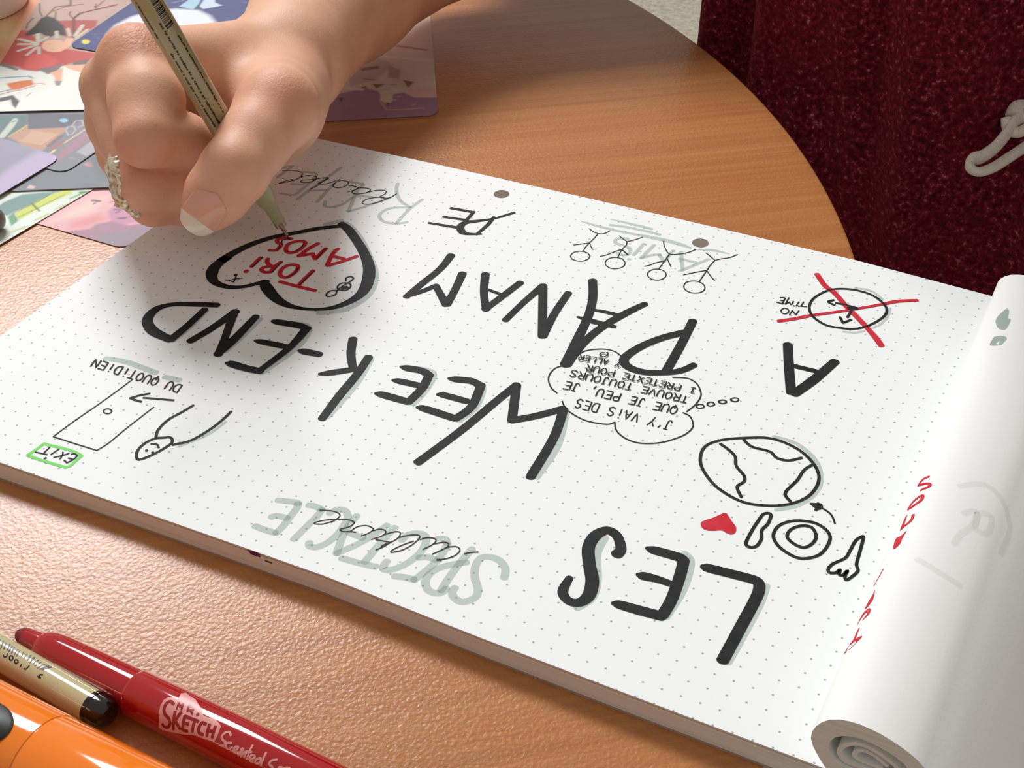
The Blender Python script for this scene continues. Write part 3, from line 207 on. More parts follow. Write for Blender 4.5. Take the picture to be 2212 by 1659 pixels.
('c09088',1,1.8,'-20.9,265.6 -4.1,267.5'),
('f0e4d8',1.5,1.8,'-17.9,253.5 3.4,258.7'),
('c8b4b0',1,0,'-23.5,229.2 -21.9,251.6 -9.8,248.3 -9.7,231.3 -16.5,221.9'),
('a98098',0.8,0,'-23.4,175.4 -17.5,202.2 -17.8,212.1 -9.7,223.0 -2.7,222.0 4.5,222.2 8.1,225.9 14.3,223.7 23.1,227.7 34.7,221.1 39.3,204.1'),
('e6bab2',0.8,0,'6.7,228.4 17.0,236.1 25.0,228.5 14.8,224.4'),
('e0b070',0.3,0.7,'2.8,214.4 9.6,208.6 16.1,212.1 23.0,216.7'),
('b89078',0.3,0.5,'-11.5,202.0 -4.4,206.2 2.7,210.4'),
('b89078',0.3,0.5,'-9.9,213.7 -6.5,217.7 -1.3,219.6'),
('e4d4bc',0.4,0,'-4.9,224.1 5.8,230.0 4.5,222.2 7.3,217.5 8.0,212.9 2.3,215.2 -0.5,220.0'),
('8f6848',0.4,0,'1.6,236.4 6.9,236.7 7.4,230.7'),
('8f6850',0.4,0,'-8.9,227.4 -3.9,229.7 -4.9,224.1'),
('6a4a40',0.3,0,'-15.7,209.5 -13.2,210.7 -12.2,206.6'),
('8a6030',0.3,0,'5.5,214.7 7.9,214.8 8.3,211.5'),
('c09aa0',0.6,0,'-12.1,246.2 -4.9,245.1 -0.4,236.5 -5.2,235.4'),
('8a6a68',1,3,'-20.0,238.3 -15.8,242.3'),
('9a7468',0.3,0.8,'-14.5,230.1 -10.1,231.1'),
('e8dccc',0.4,2,'-16.6,218.8 -10.3,220.6'),
('5a4450',0.3,1,'-11.2,222.2 -10.2,223.8'),
('9a7468',0.3,0.5,'-1.0,230.0 0.9,230.9'),
('b09080',0.3,0.4,'-3.6,222.6 0.9,226.7'),
('e8e0d8',0.3,0.4,'7.6,217.6 8.7,219.1'),
('e8e0d8',0.3,0.4,'7.2,220.9 8.4,222.2'),
('e8e0d8',0.3,0.4,'17.5,217.2 18.2,218.5'),],
}
# ------------------------------------------------------------------ helpers
def s2l(h):
    if isinstance(h,str): h=[int(h[i:i+2],16)/255 for i in (0,2,4)]
    return [c/12.92 if c<=.04045 else ((c+.055)/1.055)**2.4 for c in h]
def tag(o,label=None,cat=None,group=None,kind=None):
    if label: o['label']=label
    if cat: o['category']=cat
    if group: o['group']=group
    if kind: o['kind']=kind
    return o
def empty(name,loc,label,cat,group=None):
    o=D.objects.new(name,None); COL.objects.link(o); o.location=W(loc); o.empty_display_size=.01
    o['org']=list(map(float,loc)); return tag(o,label,cat,group)
def org(p):
    while p is not None and 'org' not in p: p=p.parent
    return p['org'] if p is not None else None
def mesh(name,V,F,mat=None,parent=None,smooth=True,loc=None):
    """V in millimetres (world frame); a top-level mesh gets its origin at loc"""
    V=np.asarray(V,float).reshape(-1,3); me=D.meshes.new(name)
    base=org(parent) if parent is not None else (loc if loc is not None else [0,0,-8])
    me.from_pydata(((V-np.array(base))/1000).tolist(),[],F)
    me.validate(); me.update()
    o=D.objects.new(name,me); COL.objects.link(o)
    if parent is None: o.location=W(base); o['org']=list(map(float,base))
    else: o.parent=parent
    if mat: me.materials.append(mat)
    me.polygons.foreach_set('use_smooth',[smooth]*len(me.polygons)); return o
def sharp(o,deg=35):
    me=o.data; bm=bmesh.new(); bm.from_mesh(me)
    for e in bm.edges:
        if len(e.link_faces)==2 and e.calc_face_angle(0)>math.radians(deg): e.smooth=False
    bm.to_mesh(me); bm.free()
def fixn(o):
    bm=bmesh.new(); bm.from_mesh(o.data); bmesh.ops.recalc_face_normals(bm,faces=bm.faces); bm.to_mesh(o.data); bm.free()
def norm(v): v=np.array(v,float); return v/np.linalg.norm(v)
def cr(P,n=8,closed=False):
    P=np.array(P,float); m=len(P)
    if m<3: return P
    o=[]; rngi=range(m if closed else m-1)
    for i in rngi:
        g=(lambda k:P[k%m]) if closed else (lambda k:P[min(max(k,0),m-1)])
        p0,p1,p2,p3=g(i-1),g(i),g(i+1),g(i+2)
        for k in range(n):
            t=k/n; o.append(.5*((2*p1)+(-p0+p2)*t+(2*p0-5*p1+4*p2-p3)*t*t+(-p0+3*p1-3*p2+p3)*t**3))
    o.append(P[0] if closed else P[-1]); return np.array(o)
def frame(P0,P1,up=(0,0,1)):
    P0=np.array(P0,float); A=norm(np.array(P1,float)-P0); N=np.array(up,float); N=N-A*(N@A); N/=np.linalg.norm(N)
    return P0,A,N,np.cross(A,N)
def lathe(name,fr,prof,mat,parent=None,n=48,loc=None,rfun=None,sh=30):
    P0,A,N,B=fr; V=[];F=[]
    for s,r in prof:
        for k in range(n):
            t=2*math.pi*k/n; rr=r if rfun is None else rfun(s,t,r)
            V.append(P0+A*s+rr*(N*math.cos(t)+B*math.sin(t)))
    for i in range(len(prof)-1):
        for k in range(n):
            a=i*n+k; b=i*n+(k+1)%n; F.append((a,b,b+n,a+n))
    if prof[0][1]>.01: F.append(tuple(range(n))[::-1])
    if prof[-1][1]>.01: F.append(tuple(range((len(prof)-1)*n,len(prof)*n)))
    o=mesh(name,V,F,mat,parent,True,loc); sharp(o,sh); return o
def tube(P,r,n=12,flat=1.0,caps=True):
    P=np.array(P,float); R=np.broadcast_to(np.array(r,float),(len(P),)); V=[];F=[]
    up=np.array([0,0,1.])
    for i,p in enumerate(P):
        t=norm(P[min(i+1,len(P)-1)]-P[max(i-1,0)]); a=np.cross(t,up)
        if np.linalg.norm(a)<.2: a=np.cross(t,[1,0,0])
        a=norm(a); b=np.cross(t,a); up=np.cross(a,t) if abs(t[2])<.95 else up
        for k in range(n):
            q=2*math.pi*k/n; V.append(p+R[i]*(a*math.cos(q)*flat+b*math.sin(q)))
    for i in range(len(P)-1):
        for k in range(n):
            a=i*n+k; b=i*n+(k+1)%n; F.append((a,b,b+n,a+n))
    if caps: F+= [tuple(range(n))[::-1],tuple(range((len(P)-1)*n,len(P)*n))]
    return V,F
# ------------------------------------------------------------------ materials
class MT:
    def __init__(s,name):
        s.m=D.materials.new(name); s.m.use_nodes=True; s.n=s.m.node_tree.nodes; s.l=s.m.node_tree.links; s.b=s.n['Principled BSDF']
    def new(s,t,**k):
        n=s.n.new(t)
        for a,v in k.items(): setattr(n,a,v)
        return n
    def set(s,**k):
        for a,v in k.items(): s.b.inputs[a.replace('_',' ')].default_value=v
        return s
    def coord(s,scale=(1,1,1),rot=(0,0,0)):
        tc=s.new('ShaderNodeTexCoord'); mp=s.new('ShaderNodeMapping'); mp.inputs['Scale'].default_value=scale; mp.inputs['Rotation'].default_value=rot
        s.l.new(tc.outputs['Object'],mp.inputs[0]); return mp.outputs[0]
    def noise(s,vec,scale,detail=3,rough=.5,dist=0):
        n=s.new('ShaderNodeTexNoise'); n.inputs['Scale'].default_value=scale; n.inputs['Detail'].default_value=detail; n.inputs['Roughness'].default_value=rough; n.inputs['Distortion'].default_value=dist
        s.l.new(vec,n.inputs['Vector']); return n.outputs['Fac']
    def ramp(s,fac,stops):
        r=s.new('ShaderNodeValToRGB'); e=r.color_ramp.elements
        while len(e)<len(stops): e.new(.5)
        for i,(p,c) in enumerate(stops):
            e[i].position=p; e[i].color=(*c,1) if len(c)==3 else c
        s.l.new(fac,r.inputs[0]); return r.outputs[0]
    def mix(s,fac,a,b,mode='MIX'):
        n=s.new('ShaderNodeMix',data_type='RGBA',blend_type=mode)
        for sock,v in ((n.inputs[0],fac),(n.inputs[6],a),(n.inputs[7],b)):
            if hasattr(v,'is_output'): s.l.new(v,sock)
            elif isinstance(v,(int,float)): sock.default_value=v
            else: sock.default_value=(*v,1)
        return n.outputs[2]
    def bump(s,h,strength,dist=.001,prev=None):
        b=s.new('ShaderNodeBump'); b.inputs['Strength'].default_value=strength; b.inputs['Distance'].default_value=dist
        s.l.new(h,b.inputs['Height'])
        if prev: s.l.new(prev,b.inputs['Normal'])
        s.l.new(b.outputs[0],s.b.inputs['Normal']); return b.outputs[0]
    def col(s,c): s.l.new(c,s.b.inputs['Base Color']); return s
def plain(name,c,rough=.5,**k):
    m=MT(name); m.set(Base_Color=(*s2l(c),1),Roughness=rough,**k); return m.m
# paper with a 5 mm dot grid
def paper(name,dots=True,c='eef0ef',ss=0):
    m=MT(name); v=m.coord(); base=s2l(c)
    if dots:
        mp=m.coord((200,200,200)); fr=m.new('ShaderNodeVectorMath',operation='FRACTION'); ad=m.new('ShaderNodeVectorMath',operation='ADD'); ad.inputs[1].default_value=(.5,.5,.5)
        m.l.new(mp,ad.inputs[0]); m.l.new(ad.outputs[0],fr.inputs[0]); sb=m.new('ShaderNodeVectorMath',operation='SUBTRACT'); sb.inputs[1].default_value=(.5,.5,.5); m.l.new(fr.outputs[0],sb.inputs[0])
        mu=m.new('ShaderNodeVectorMath',operation='MULTIPLY'); mu.inputs[1].default_value=(1,1,0); m.l.new(sb.outputs[0],mu.inputs[0])
        le=m.new('ShaderNodeVectorMath',operation='LENGTH'); m.l.new(mu.outputs[0],le.inputs[0])
        f=m.ramp(le.outputs['Value'],[(.04,(1,1,1)),(.082,(0,0,0))]); m.col(m.mix(f,base,s2l('a3a3aa')))
    else: m.set(Base_Color=(*base,1))
    m.set(Roughness=.75); m.b.inputs['Specular IOR Level'].default_value=.25
    m.bump(m.noise(v,900,3),.06,.0005); return m.m
M={}
M['page']=paper('dotted_paper'); M['sheet']=paper('blank_paper',False,'f0f0ed')
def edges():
    m=MT('paper_edges_shade_tint'); v=m.coord((6,6,5200)); f=m.noise(v,1,2)
    m.col(m.ramp(f,[(.3,s2l('d6cabd')),(.7,s2l('eae2d8'))])); m.set(Roughness=.8); m.bump(f,.25,.0004); return m.m  # paper itself is white; the tan of its shaded sides is put into this colour
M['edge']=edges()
def inkm(name,c,alpha=1,var=.0,rough=.62):
    m=MT(name)
    if var:
        f=m.noise(m.coord(),260,3); a=np.array(s2l(c)); m.col(m.ramp(f,[(.35,tuple(a)),(.7,tuple(np.minimum(a+var,1)))]))
    else: m.set(Base_Color=(*s2l(c),1))
    m.set(Roughness=rough,Alpha=alpha); m.b.inputs['Specular IOR Level'].default_value=.17; return m.m
M['ink_black']=inkm('black_ink','151618',1,.01); M['ink_grey']=inkm('grey_green_ink','9fb4ad',.38,.0,.7)
M['ink_red']=inkm('red_ink','c81c2b',1,.02); M['ink_green']=inkm('green_ink','7fdc6c',.9)
def wood():
    m=MT('beech_laminate'); v=m.coord((1,1,1),(0,0,math.radians(-7)))
    def gr(sc):
        r=m.coord((1,1,1),(0,0,math.radians(-36))); q=m.new('ShaderNodeMapping'); q.inputs['Scale'].default_value=sc; m.l.new(r,q.inputs[0]); return q.outputs[0]
    f=m.noise(gr((2.2,150,5)),1,4,.6,.5); f2=m.noise(gr((9,800,14)),1,2)
    c=m.ramp(f,[(.3,s2l('b3713f')),(.5,s2l('bb7a46')),(.72,s2l('c4844d'))])
    m.col(m.mix(m.ramp(f2,[(.35,(.3,.3,.3)),(.6,(0,0,0))]),c,s2l('9a5f37')))
    m.set(Roughness=.36,Coat_Weight=.2,Coat_Roughness=.3); m.b.inputs['Specular IOR Level'].default_value=.5
    vo=m.new('ShaderNodeTexVoronoi'); vo.feature='SMOOTH_F1'; vo.inputs['Scale'].default_value=850; m.l.new(m.coord(),vo.inputs['Vector'])
    n=m.noise(m.coord(),750,2,.5,1.2)
    ad=m.new('ShaderNodeMath',operation='ADD'); m.l.new(vo.outputs['Distance'],ad.inputs[0]); m.l.new(n,ad.inputs[1])
    m.bump(ad.outputs[0],.24,.0006); return m.m
WOODROT=-24
M['wood']=wood()
M['band']=plain('table_edge_band','c08a5c',.4); M['metal_leg']=plain('grey_steel','8a8c90',.35,Metallic=1.0)
def skin():
    m=MT('skin'); v=m.coord(); f=m.noise(v,55,3,.5); at=m.new('ShaderNodeAttribute'); at.attribute_name='red'
    c=m.ramp(f,[(.3,s2l('d9a283')),(.55,s2l('e2ae8f')),(.8,s2l('e8b99c'))])
    c=m.mix(at.outputs['Fac'],c,s2l('cf7f66')); m.col(c)
    m.set(Roughness=.54); m.b.inputs['Subsurface Weight'].default_value=.18; m.b.inputs['Subsurface Scale'].default_value=.004; m.b.inputs['Subsurface Radius'].default_value=(1,.35,.2)
    m.b.inputs['Specular IOR Level'].default_value=.34
    vo=m.new('ShaderNodeTexVoronoi'); vo.feature='DISTANCE_TO_EDGE'; vo.inputs['Scale'].default_value=900; m.l.new(v,vo.inputs['Vector'])
    b=m.bump(vo.outputs['Distance'],.12,.0006)
    mw=m.coord((260,900,260),(0,0,.5)); b=m.bump(m.noise(mw,1,2),.10,.0008,b)
    at2=m.new('ShaderNodeAttribute'); at2.attribute_name='wrinkle'; n3=m.noise(m.coord((700,500,700),(.3,0,.8)),1,2,.6,1.0)
    mu=m.new('ShaderNodeMath',operation='MULTIPLY'); m.l.new(at2.outputs['Fac'],mu.inputs[0]); m.l.new(n3,mu.inputs[1]); m.bump(mu.outputs[0],.5,.0012,b)
    return m.m
M['skin']=skin()
M['nail']=plain('nail_pink','da9c84',.25,Coat_Weight=.4); M['nail_tip']=plain('nail_free_edge','e4cfba',.25,Coat_Weight=.4)
def velour():
    m=MT('burgundy_velour'); v=m.coord(); f=m.noise(v,420,4,.65); g=m.noise(v,22,3)
    c=m.ramp(f,[(.36,s2l('380811')),(.52,s2l('671424')),(.62,s2l('8f2c40')),(.72,s2l('c08a94'))])
    c=m.mix(m.ramp(g,[(.35,(0,0,0)),(.7,(.35,.35,.35))]),c,s2l('6c1422')); m.col(c)
    m.set(Roughness=.95); m.b.inputs['Specular IOR Level'].default_value=.1; m.b.inputs['Sheen Weight'].default_value=.6; m.b.inputs['Sheen Roughness'].default_value=.4; m.b.inputs['Sheen Tint'].default_value=(*s2l('b04050'),1)
    m.bump(f,.8,.003); return m.m
M['velour']=velour()
def cord():
    m=MT('cotton_cord'); f=m.noise(m.coord(),1500,3); m.col(m.ramp(f,[(.3,s2l('d8ccbc')),(.7,s2l('f2eadf'))])); m.set(Roughness=.95); m.bump(f,.6,.0006); return m.m
M['cord']=cord()
def carpet():
    m=MT('grey_carpet'); f=m.noise(m.coord(),90,4,.7); m.col(m.ramp(f,[(.3,s2l('8d8676')),(.7,s2l('bdb6a4'))])); m.set(Roughness=.95); return m.m
M['floor']=carpet()
M['khaki']=plain('khaki_plastic','bdb38a',.12,Coat_Weight=.3,Coat_Roughness=.03); M['khaki_hand']=plain('khaki_barrel','a2936a',.25,Coat_Weight=.3)
M['grip']=plain('translucent_khaki','a3a078',.35,Subsurface_Weight=.2,Subsurface_Scale=.003)
M['steel']=plain('nickel_steel','cfc8bf',.2,Metallic=1.0); M['blackp']=plain('black_plastic','0c0c0d',.12,Coat_Weight=.5)
M['redp']=plain('red_plastic','a30f16',.1,Coat_Weight=.4,Coat_Roughness=.03); M['nib']=plain('red_felt','6d0c18',.8)
M['pinkp']=plain('pale_pink_print','d9938f',.4); M['redprint']=plain('red_print','8f0d14',.3)
M['orange']=plain('orange_plastic','f07d1a',.1,Coat_Weight=.4,Coat_Roughness=.03); M['dark']=plain('dark_plastic','1a1b18',.5)
M['grey']=plain('grey_plastic','6f706e',.3); M['white']=plain('white_glaze','ece8e2',.25); M['print']=plain('black_print','1c1812',.4)
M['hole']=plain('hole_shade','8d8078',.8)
def silver():
    m=MT('aged_silver'); f=m.noise(m.coord(),600,3); m.col(m.ramp(f,[(.35,s2l('9a8a70')),(.55,s2l('efe4cc'))])); m.set(Roughness=.38,Metallic=.55); return m.m
M['silver']=silver()
def attrm(name,rough,coat=0):
    m=MT(name); a=m.new('ShaderNodeAttribute'); a.attribute_name='Col'; m.col(a.outputs['Color']); m.set(Roughness=rough); m.b.inputs['Specular IOR Level'].default_value=.3; m.b.inputs['Coat Weight'].default_value=coat; m.b.inputs['Coat Roughness'].default_value=.25; return m.m
M['card']=attrm('printed_card',.55,.0); M['cardedge']=plain('card_edge','6b5a50',.7)
# ------------------------------------------------------------------ ribbons of ink
def strokes(s):
    r=[]
    for st in s.split('|'):
        if not st: continue
        m=st[0]; pts=[tuple(map(float,t.split(','))) for t in st[1:].split()]
        P=np.array([(p[0],p[1],p[2] if len(p)>2 else 1.) for p in pts]); r.append((m,P))
    return r
def ribbon(P,w,V,F,closed=False,cap=True,minw=0):
    P=np.array(P,float)
    keep=[0]+[i for i in range(1,len(P)) if np.hypot(*(P[i,:2]-P[i-1,:2]))>1e-3]; P=P[keep]; n=len(P)
    if n<2: return
    T=np.zeros((n,2))
    for i in range(n):
        if closed: a,b=P[(i-1)%(n-1)],P[(i+1)%(n-1)]
        else: a,b=P[max(i-1,0)],P[min(i+1,n-1)]
        T[i]=norm(b[:2]-a[:2]) if np.hypot(*(b[:2]-a[:2]))>1e-6 else (1,0)
    N=np.stack([-T[:,1],T[:,0]],1); h=np.maximum(P[:,2]*w/2,minw)[:,None]
    L=P[:,:2]+N*h; R_=P[:,:2]-N*h; b=len(V)
    for i in range(n): V.append(tuple(L[i])); V.append(tuple(R_[i]))
    for i in range(n-1): F.append((b+2*i,b+2*i+1,b+2*i+3,b+2*i+2))
    if cap and not closed:
        for e,sg in ((0,-1),(n-1,1)):
            c=len(V); t=T[e]*sg; nn=np.array([-t[1],t[0]])*sg*1.0; hh=h[e,0]
            pts=[tuple(P[e,:2]+hh*(math.cos(q)*N[e]+math.sin(q)*t*.75)) for q in np.linspace(0,math.pi,7)]
            V.extend(pts); F.append(tuple(range(c,c+7)) if sg<0 else tuple(range(c+6,c-1,-1)))
STEP=.004
def build_strokes(data,w,minw=0,zl=None):
    V=[];F=[];cnt=0
    for m,P in strokes(data):
        if zl is not None: zl.append((len(V),cnt)); cnt+=1
        if m=='f':
            b=len(V); Q=cr(P,3,True)[:-1]; V.extend([tuple(q[:2]) for q in Q]); F.append(tuple(range(b,b+len(Q)))); continue
        if m in 'sC': P=cr(P,6,m=='C')
        elif len(P)>1:
            Q=[]
            for a,b in zip(P[:-1],P[1:]):
                for t in np.linspace(0,1,4)[:-1]: Q.append(a+(b-a)*t)
            Q.append(P[-1]); P=np.array(Q)
        ribbon(P,w,V,F,closed=(m=='C'),minw=minw)
    return V,F
# ------------------------------------------------------------------ floor and table
o=mesh('floor',[(-2500,-2500,-758),(2500,-2500,-758),(2500,2500,-758),(-2500,2500,-758)],[(0,1,2,3)],M['floor'],None,False,(0,0,-758)); tag(o,kind='structure')
TC=np.array([-161.7,-5.5]); TR=426.6
tab=empty('round_table',(TC[0],TC[1],-758),'round beech laminate table under the pad, cards and markers','table')
n=240; prof=[(TR-1.2,-8),(TR-.35,-8.35),(TR,-9.2)]
V=[(TC[0],TC[1],-8)];F=[]
for r,z in prof+[(TR,-31.5),(TR-1.5,-33)]:
    for k in range(n): t=2*math.pi*k/n; V.append((TC[0]+r*math.cos(t),TC[1]+r*math.sin(t),z))
for k in range(n): F.append((0,1+k,1+(k+1)%n))
for i in range(2):
    for k in range(n): a=1+i*n+k; b=1+i*n+(k+1)%n; F.append((a,a+n,b+n,b))
F.append(tuple(1+4*n+k for k in range(n))[::-1]); 
for i in (3,):
    for k in range(n): a=1+i*n+k; b=1+i*n+(k+1)%n; F.append((a,a+n,b+n,b))
o=mesh('tabletop',V,F,M['wood'],tab); sharp(o,50)
V=[];F=[]
for z in (-9.2,-31.5):
    for k in range(n): t=2*math.pi*k/n; V.append((TC[0]+(TR+.05)*math.cos(t),TC[1]+(TR+.05)*math.sin(t),z))
for k in range(n): F.append((k,k+n,(k+1)%n+n,(k+1)%n))
mesh('edge_band',V,F,M['band'],tab)
lathe('column',frame((TC[0],TC[1],-745),(TC[0],TC[1],-33),(1,0,0)),[(0,40),(690,40),(711,90),(712,90)],M['metal_leg'],tab)
lathe('base',frame((TC[0],TC[1],-758),(TC[0],TC[1],-700),(1,0,0)),[(0,260),(6,258),(16,60),(18,42)],M['metal_leg'],tab)
# ------------------------------------------------------------------ the pad
pad=empty('notepad',(0,0,-8),'thick white dot-grid paper pad covered in black and red hand lettering, lying on the table','notepad')
OUT=[(-19.2,-45.4),(27.4,-45.4),(80,-44.2),(139,-43.2),(187.4,-44.5),(225,-45.0),(262,-45.3),(299,-45.6),(301,-45),(301,164),(298,165),(272,164.3),(225,166.6),(172,166.4),(120,165.8),(60,164.6),(8,162.9),(-9.8,162.4)]
HOL=[(92.1,154.95),(172.1,154.3)]
def loopfill(bm,loops):
    es=[]
    for L in loops: es+= [bm.edges.new((L[i],L[(i+1)%len(L)])) if bm.edges.get((L[i],L[(i+1)%len(L)])) is None else bm.edges.get((L[i],L[(i+1)%len(L)])) for i in range(len(L))]
    bmesh.ops.triangle_fill(bm,use_beauty=True,use_dissolve=False,edges=es)
def slab(name,outl,z0,z1,mat,parent,holes=(),hr=3.0,lift=None):
    bm=bmesh.new(); tops=[];bots=[]
    outl=[p for i in range(len(outl)) for p in [np.array(outl[i])+(np.array(outl[(i+1)%len(outl)])-np.array(outl[i]))*t for t in np.linspace(0,1,7)[:-1]]]
    loops=[outl]+[[(h[0]+hr*math.cos(2*math.pi*k/32),h[1]+hr*math.sin(2*math.pi*k/32)) for k in range(32)] for h in holes]
    for z,dst in ((z1,tops),(z0,bots)):
        for L in loops: dst.append([bm.verts.new((p[0]/1000,p[1]/1000,(z+8+(lift(p[0],p[1]) if lift else 0))/1000)) for p in L])
    loopfill(bm,tops); loopfill(bm,bots)
    for t,b in zip(tops,bots):
        for i in range(len(t)): j=(i+1)%len(t); bm.faces.new((t[i],b[i],b[j],t[j]))
    bmesh.ops.recalc_face_normals(bm,faces=bm.faces)
    me=D.meshes.new(name); bm.to_mesh(me); bm.free(); me.materials.append(mat); o=D.objects.new(name,me); COL.objects.link(o); o.parent=parent; return o
inset=lambda d:[(x+(d if x<100 else -d),y+(d if y<50 else -d)) for x,y in OUT]
slab('backing_board',inset(.3),-8,-7.1,plain('grey_board','a59684',.85),pad,HOL,3.1)
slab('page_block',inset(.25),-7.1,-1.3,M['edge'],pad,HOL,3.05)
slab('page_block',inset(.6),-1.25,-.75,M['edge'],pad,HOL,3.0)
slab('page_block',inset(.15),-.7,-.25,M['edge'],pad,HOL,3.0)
slab('top_sheet',OUT,-.12,0,M['page'],pad,HOL,3.0)
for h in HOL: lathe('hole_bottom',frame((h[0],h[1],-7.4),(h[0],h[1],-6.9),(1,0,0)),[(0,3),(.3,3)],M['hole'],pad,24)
# rolled-over sheets: (x, z) section of the curl at the near end; it flattens towards the far end
PROF=[(292,.2),(284,.15),(278.4,.1),(276.1,2.9),(273.9,6.8),(273.2,10.1),(274.1,13.7),(275.9,16.5),(278.5,18.3),(282.4,19.2),(287.7,18.6),(293.1,16.6),(297.1,14.2),(299.1,12.2),(304,7.6),(311,-.5),(320,-12),(330,-28),(338,-52),(342,-85),(342,-130)]
RP=cr(PROF,8); RL=np.concatenate([[0],np.cumsum(np.hypot(*np.diff(RP,axis=0).T))])
sz=lambda y:1-(y+45.5)/209.5*.42
def rollpt(l,y,off=0):
    l=np.asarray(l,float); X=np.interp(l,RL,RP[:,0]); Z=np.interp(l,RL,RP[:,1]); e=.4
    tx=np.interp(l+e,RL,RP[:,0])-np.interp(l-e,RL,RP[:,0]); tz=np.interp(l+e,RL,RP[:,1])-np.interp(l-e,RL,RP[:,1]); q=np.hypot(tx,tz)+1e-9
    s=np.where(Z>0,sz(np.asarray(y,float)),1); return X-tz/q*off,y,Z*s+tx/q*off
def sheetpack(name,outer,inner,y0,y1,mat_o,mat_e,ny=30,rnd=0,ripple=0):
    m=len(outer); ys=np.linspace(y0,y1,ny); V=[];F=[];mi=[]
    for y in ys:
        for P in (outer,inner):
            for i,(x,z) in enumerate(P):
                s=sz(y) if z>0 else 1; yy=y
                if rnd:
                    u=max(0,1-(RL[min(i*len(RL)//m,len(RL)-1)])/1.0)
                V.append((x,yy,z*s))
    for j in range(ny-1):
        for i in range(m-1):
            a=j*2*m+i; F.append((a,a+1,a+1+2*m,a+2*m)); mi.append(0)
            a+=m; F.append((a+1,a,a+2*m,a+1+2*m)); mi.append(0)
        for i in (0,m-1):
            a=j*2*m+i; F.append((a,a+2*m,a+3*m,a+m)); mi.append(1)
    for j in (0,ny-1):
        for i in range(m-1): a=j*2*m+i; F.append((a,a+1,a+1+m,a+m)); mi.append(1)
    o=mesh(name,V,F,mat_o,pad); o.data.materials.append(mat_e)
    for p,k in zip(o.data.polygons,mi): p.material_index=k
    fixn(o); sharp(o,50); return o
def resamp(P,m):
    P=cr(P,8); L=np.concatenate([[0],np.cumsum(np.hypot(*np.diff(P,axis=0).T))]); q=np.linspace(0,L[-1],m); return [(np.interp(t,L,P[:,0]),np.interp(t,L,P[:,1])) for t in q]
INN=[(292,3.2),(284,2.9),(280.3,3.4),(278.2,5.6),(277.5,8.2),(278.1,11.3),(280.5,13.6),(284.1,14.6),(288.3,14.1),(292.7,12.5),(295.4,10.4),(299,6.2),(303,1.6),(309,-6),(317,-16.5),(326.5,-31),(334,-54),(338,-86),(338,-130)]
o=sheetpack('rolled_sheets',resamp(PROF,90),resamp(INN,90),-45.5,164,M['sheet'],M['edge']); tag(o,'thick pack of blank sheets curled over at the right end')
i2=[(291,3.9),(284,3.6),(281,4.1),(279.4,6.6),(280.3,9.6),(283.4,12.2),(287.6,11.9),(292.1,9.8),(295,7)]
i2b=[(291,4.6),(284.5,4.4),(282,5.1),(280.6,7),(281.4,9.2),(283.9,11.2),(287.4,10.9),(291.6,8.9),(294.3,6.4)]
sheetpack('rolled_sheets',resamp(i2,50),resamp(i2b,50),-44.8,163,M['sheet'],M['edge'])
i3=[(290,5.2),(285,5.2),(283,6.2),(283,8.2),(285,9.8),(288,9.3),(291.3,7.2)]
i3b=[(290,5.9),(285.5,6),(284,6.8),(284.1,7.9),(285.4,8.9),(287.8,8.4),(290.6,6.6)]
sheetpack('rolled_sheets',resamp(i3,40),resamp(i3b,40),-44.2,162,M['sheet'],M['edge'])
def roll_ink(name,data,w,mat,label,off=.06):
    V,F=build_strokes(data,w); V=np.array(V); x,y,z=rollpt(V[:,0],V[:,1],off); z=np.asarray(z)
    o=mesh(name,np.stack([x,V[:,1],z],1),F,mat,pad,False); return tag(o,label)
# ------------------------------------------------------------------ ink on the top sheet
for nm,lb,mt,w,ly,dat in INK:
    zl=[]; V,F=build_strokes(dat,w,0,zl); z=.05+.08*ly; Z=np.full(len(V),z)
    for b,k in zl: Z[b:]=z+k*(.003 if mt!='ink_grey' else .0015)
    tag(mesh(nm,[(x,y,q) for (x,y),q in zip(V,Z)],F,M[mt],pad,False),lb)
hv=cr([(x,y,0) for x,y in HEART],4,True)[:-1]
tag(mesh('red_heart',[(x,y,.12) for x,y,_ in hv],[tuple(range(len(hv)))],M['ink_red'],pad,False),'small solid red drawn heart beside the knife outline')
roll_ink('red_word',ROLL_RED,1.0,M['ink_red'],'red marker word running along the foot of the curled sheets')
roll_ink('ink_blot',ROLL_GREY,1.0,inkm('pale_blot','93a8a3',.6),'two pale grey-green marker blots on the curled sheet')
roll_ink('show_through',ROLL_GHOST,2.0,inkm('ghost_ink','c4c6c0',.13),'very faint drawing showing through the curled sheet')
tag(mesh('purple_mark',[(114.5,-43.75,-.3),(118,-43.45,-.3),(118.5,-43.45,-1.9),(115.6,-43.75,-1.7)],[(0,1,2,3)],plain('purple_ink','5c1560',.6),pad,False),'small purple ink spot on the front page edges')
tag(mesh('purple_mark',[(119.8,-43.4,-2.3),(122,-43.3,-2.4),(122,-43.3,-2.9),(119.8,-43.4,-2.8)],[(0,1,2,3)],M['dark'],pad,False),'tiny dark dash on the front page edges')
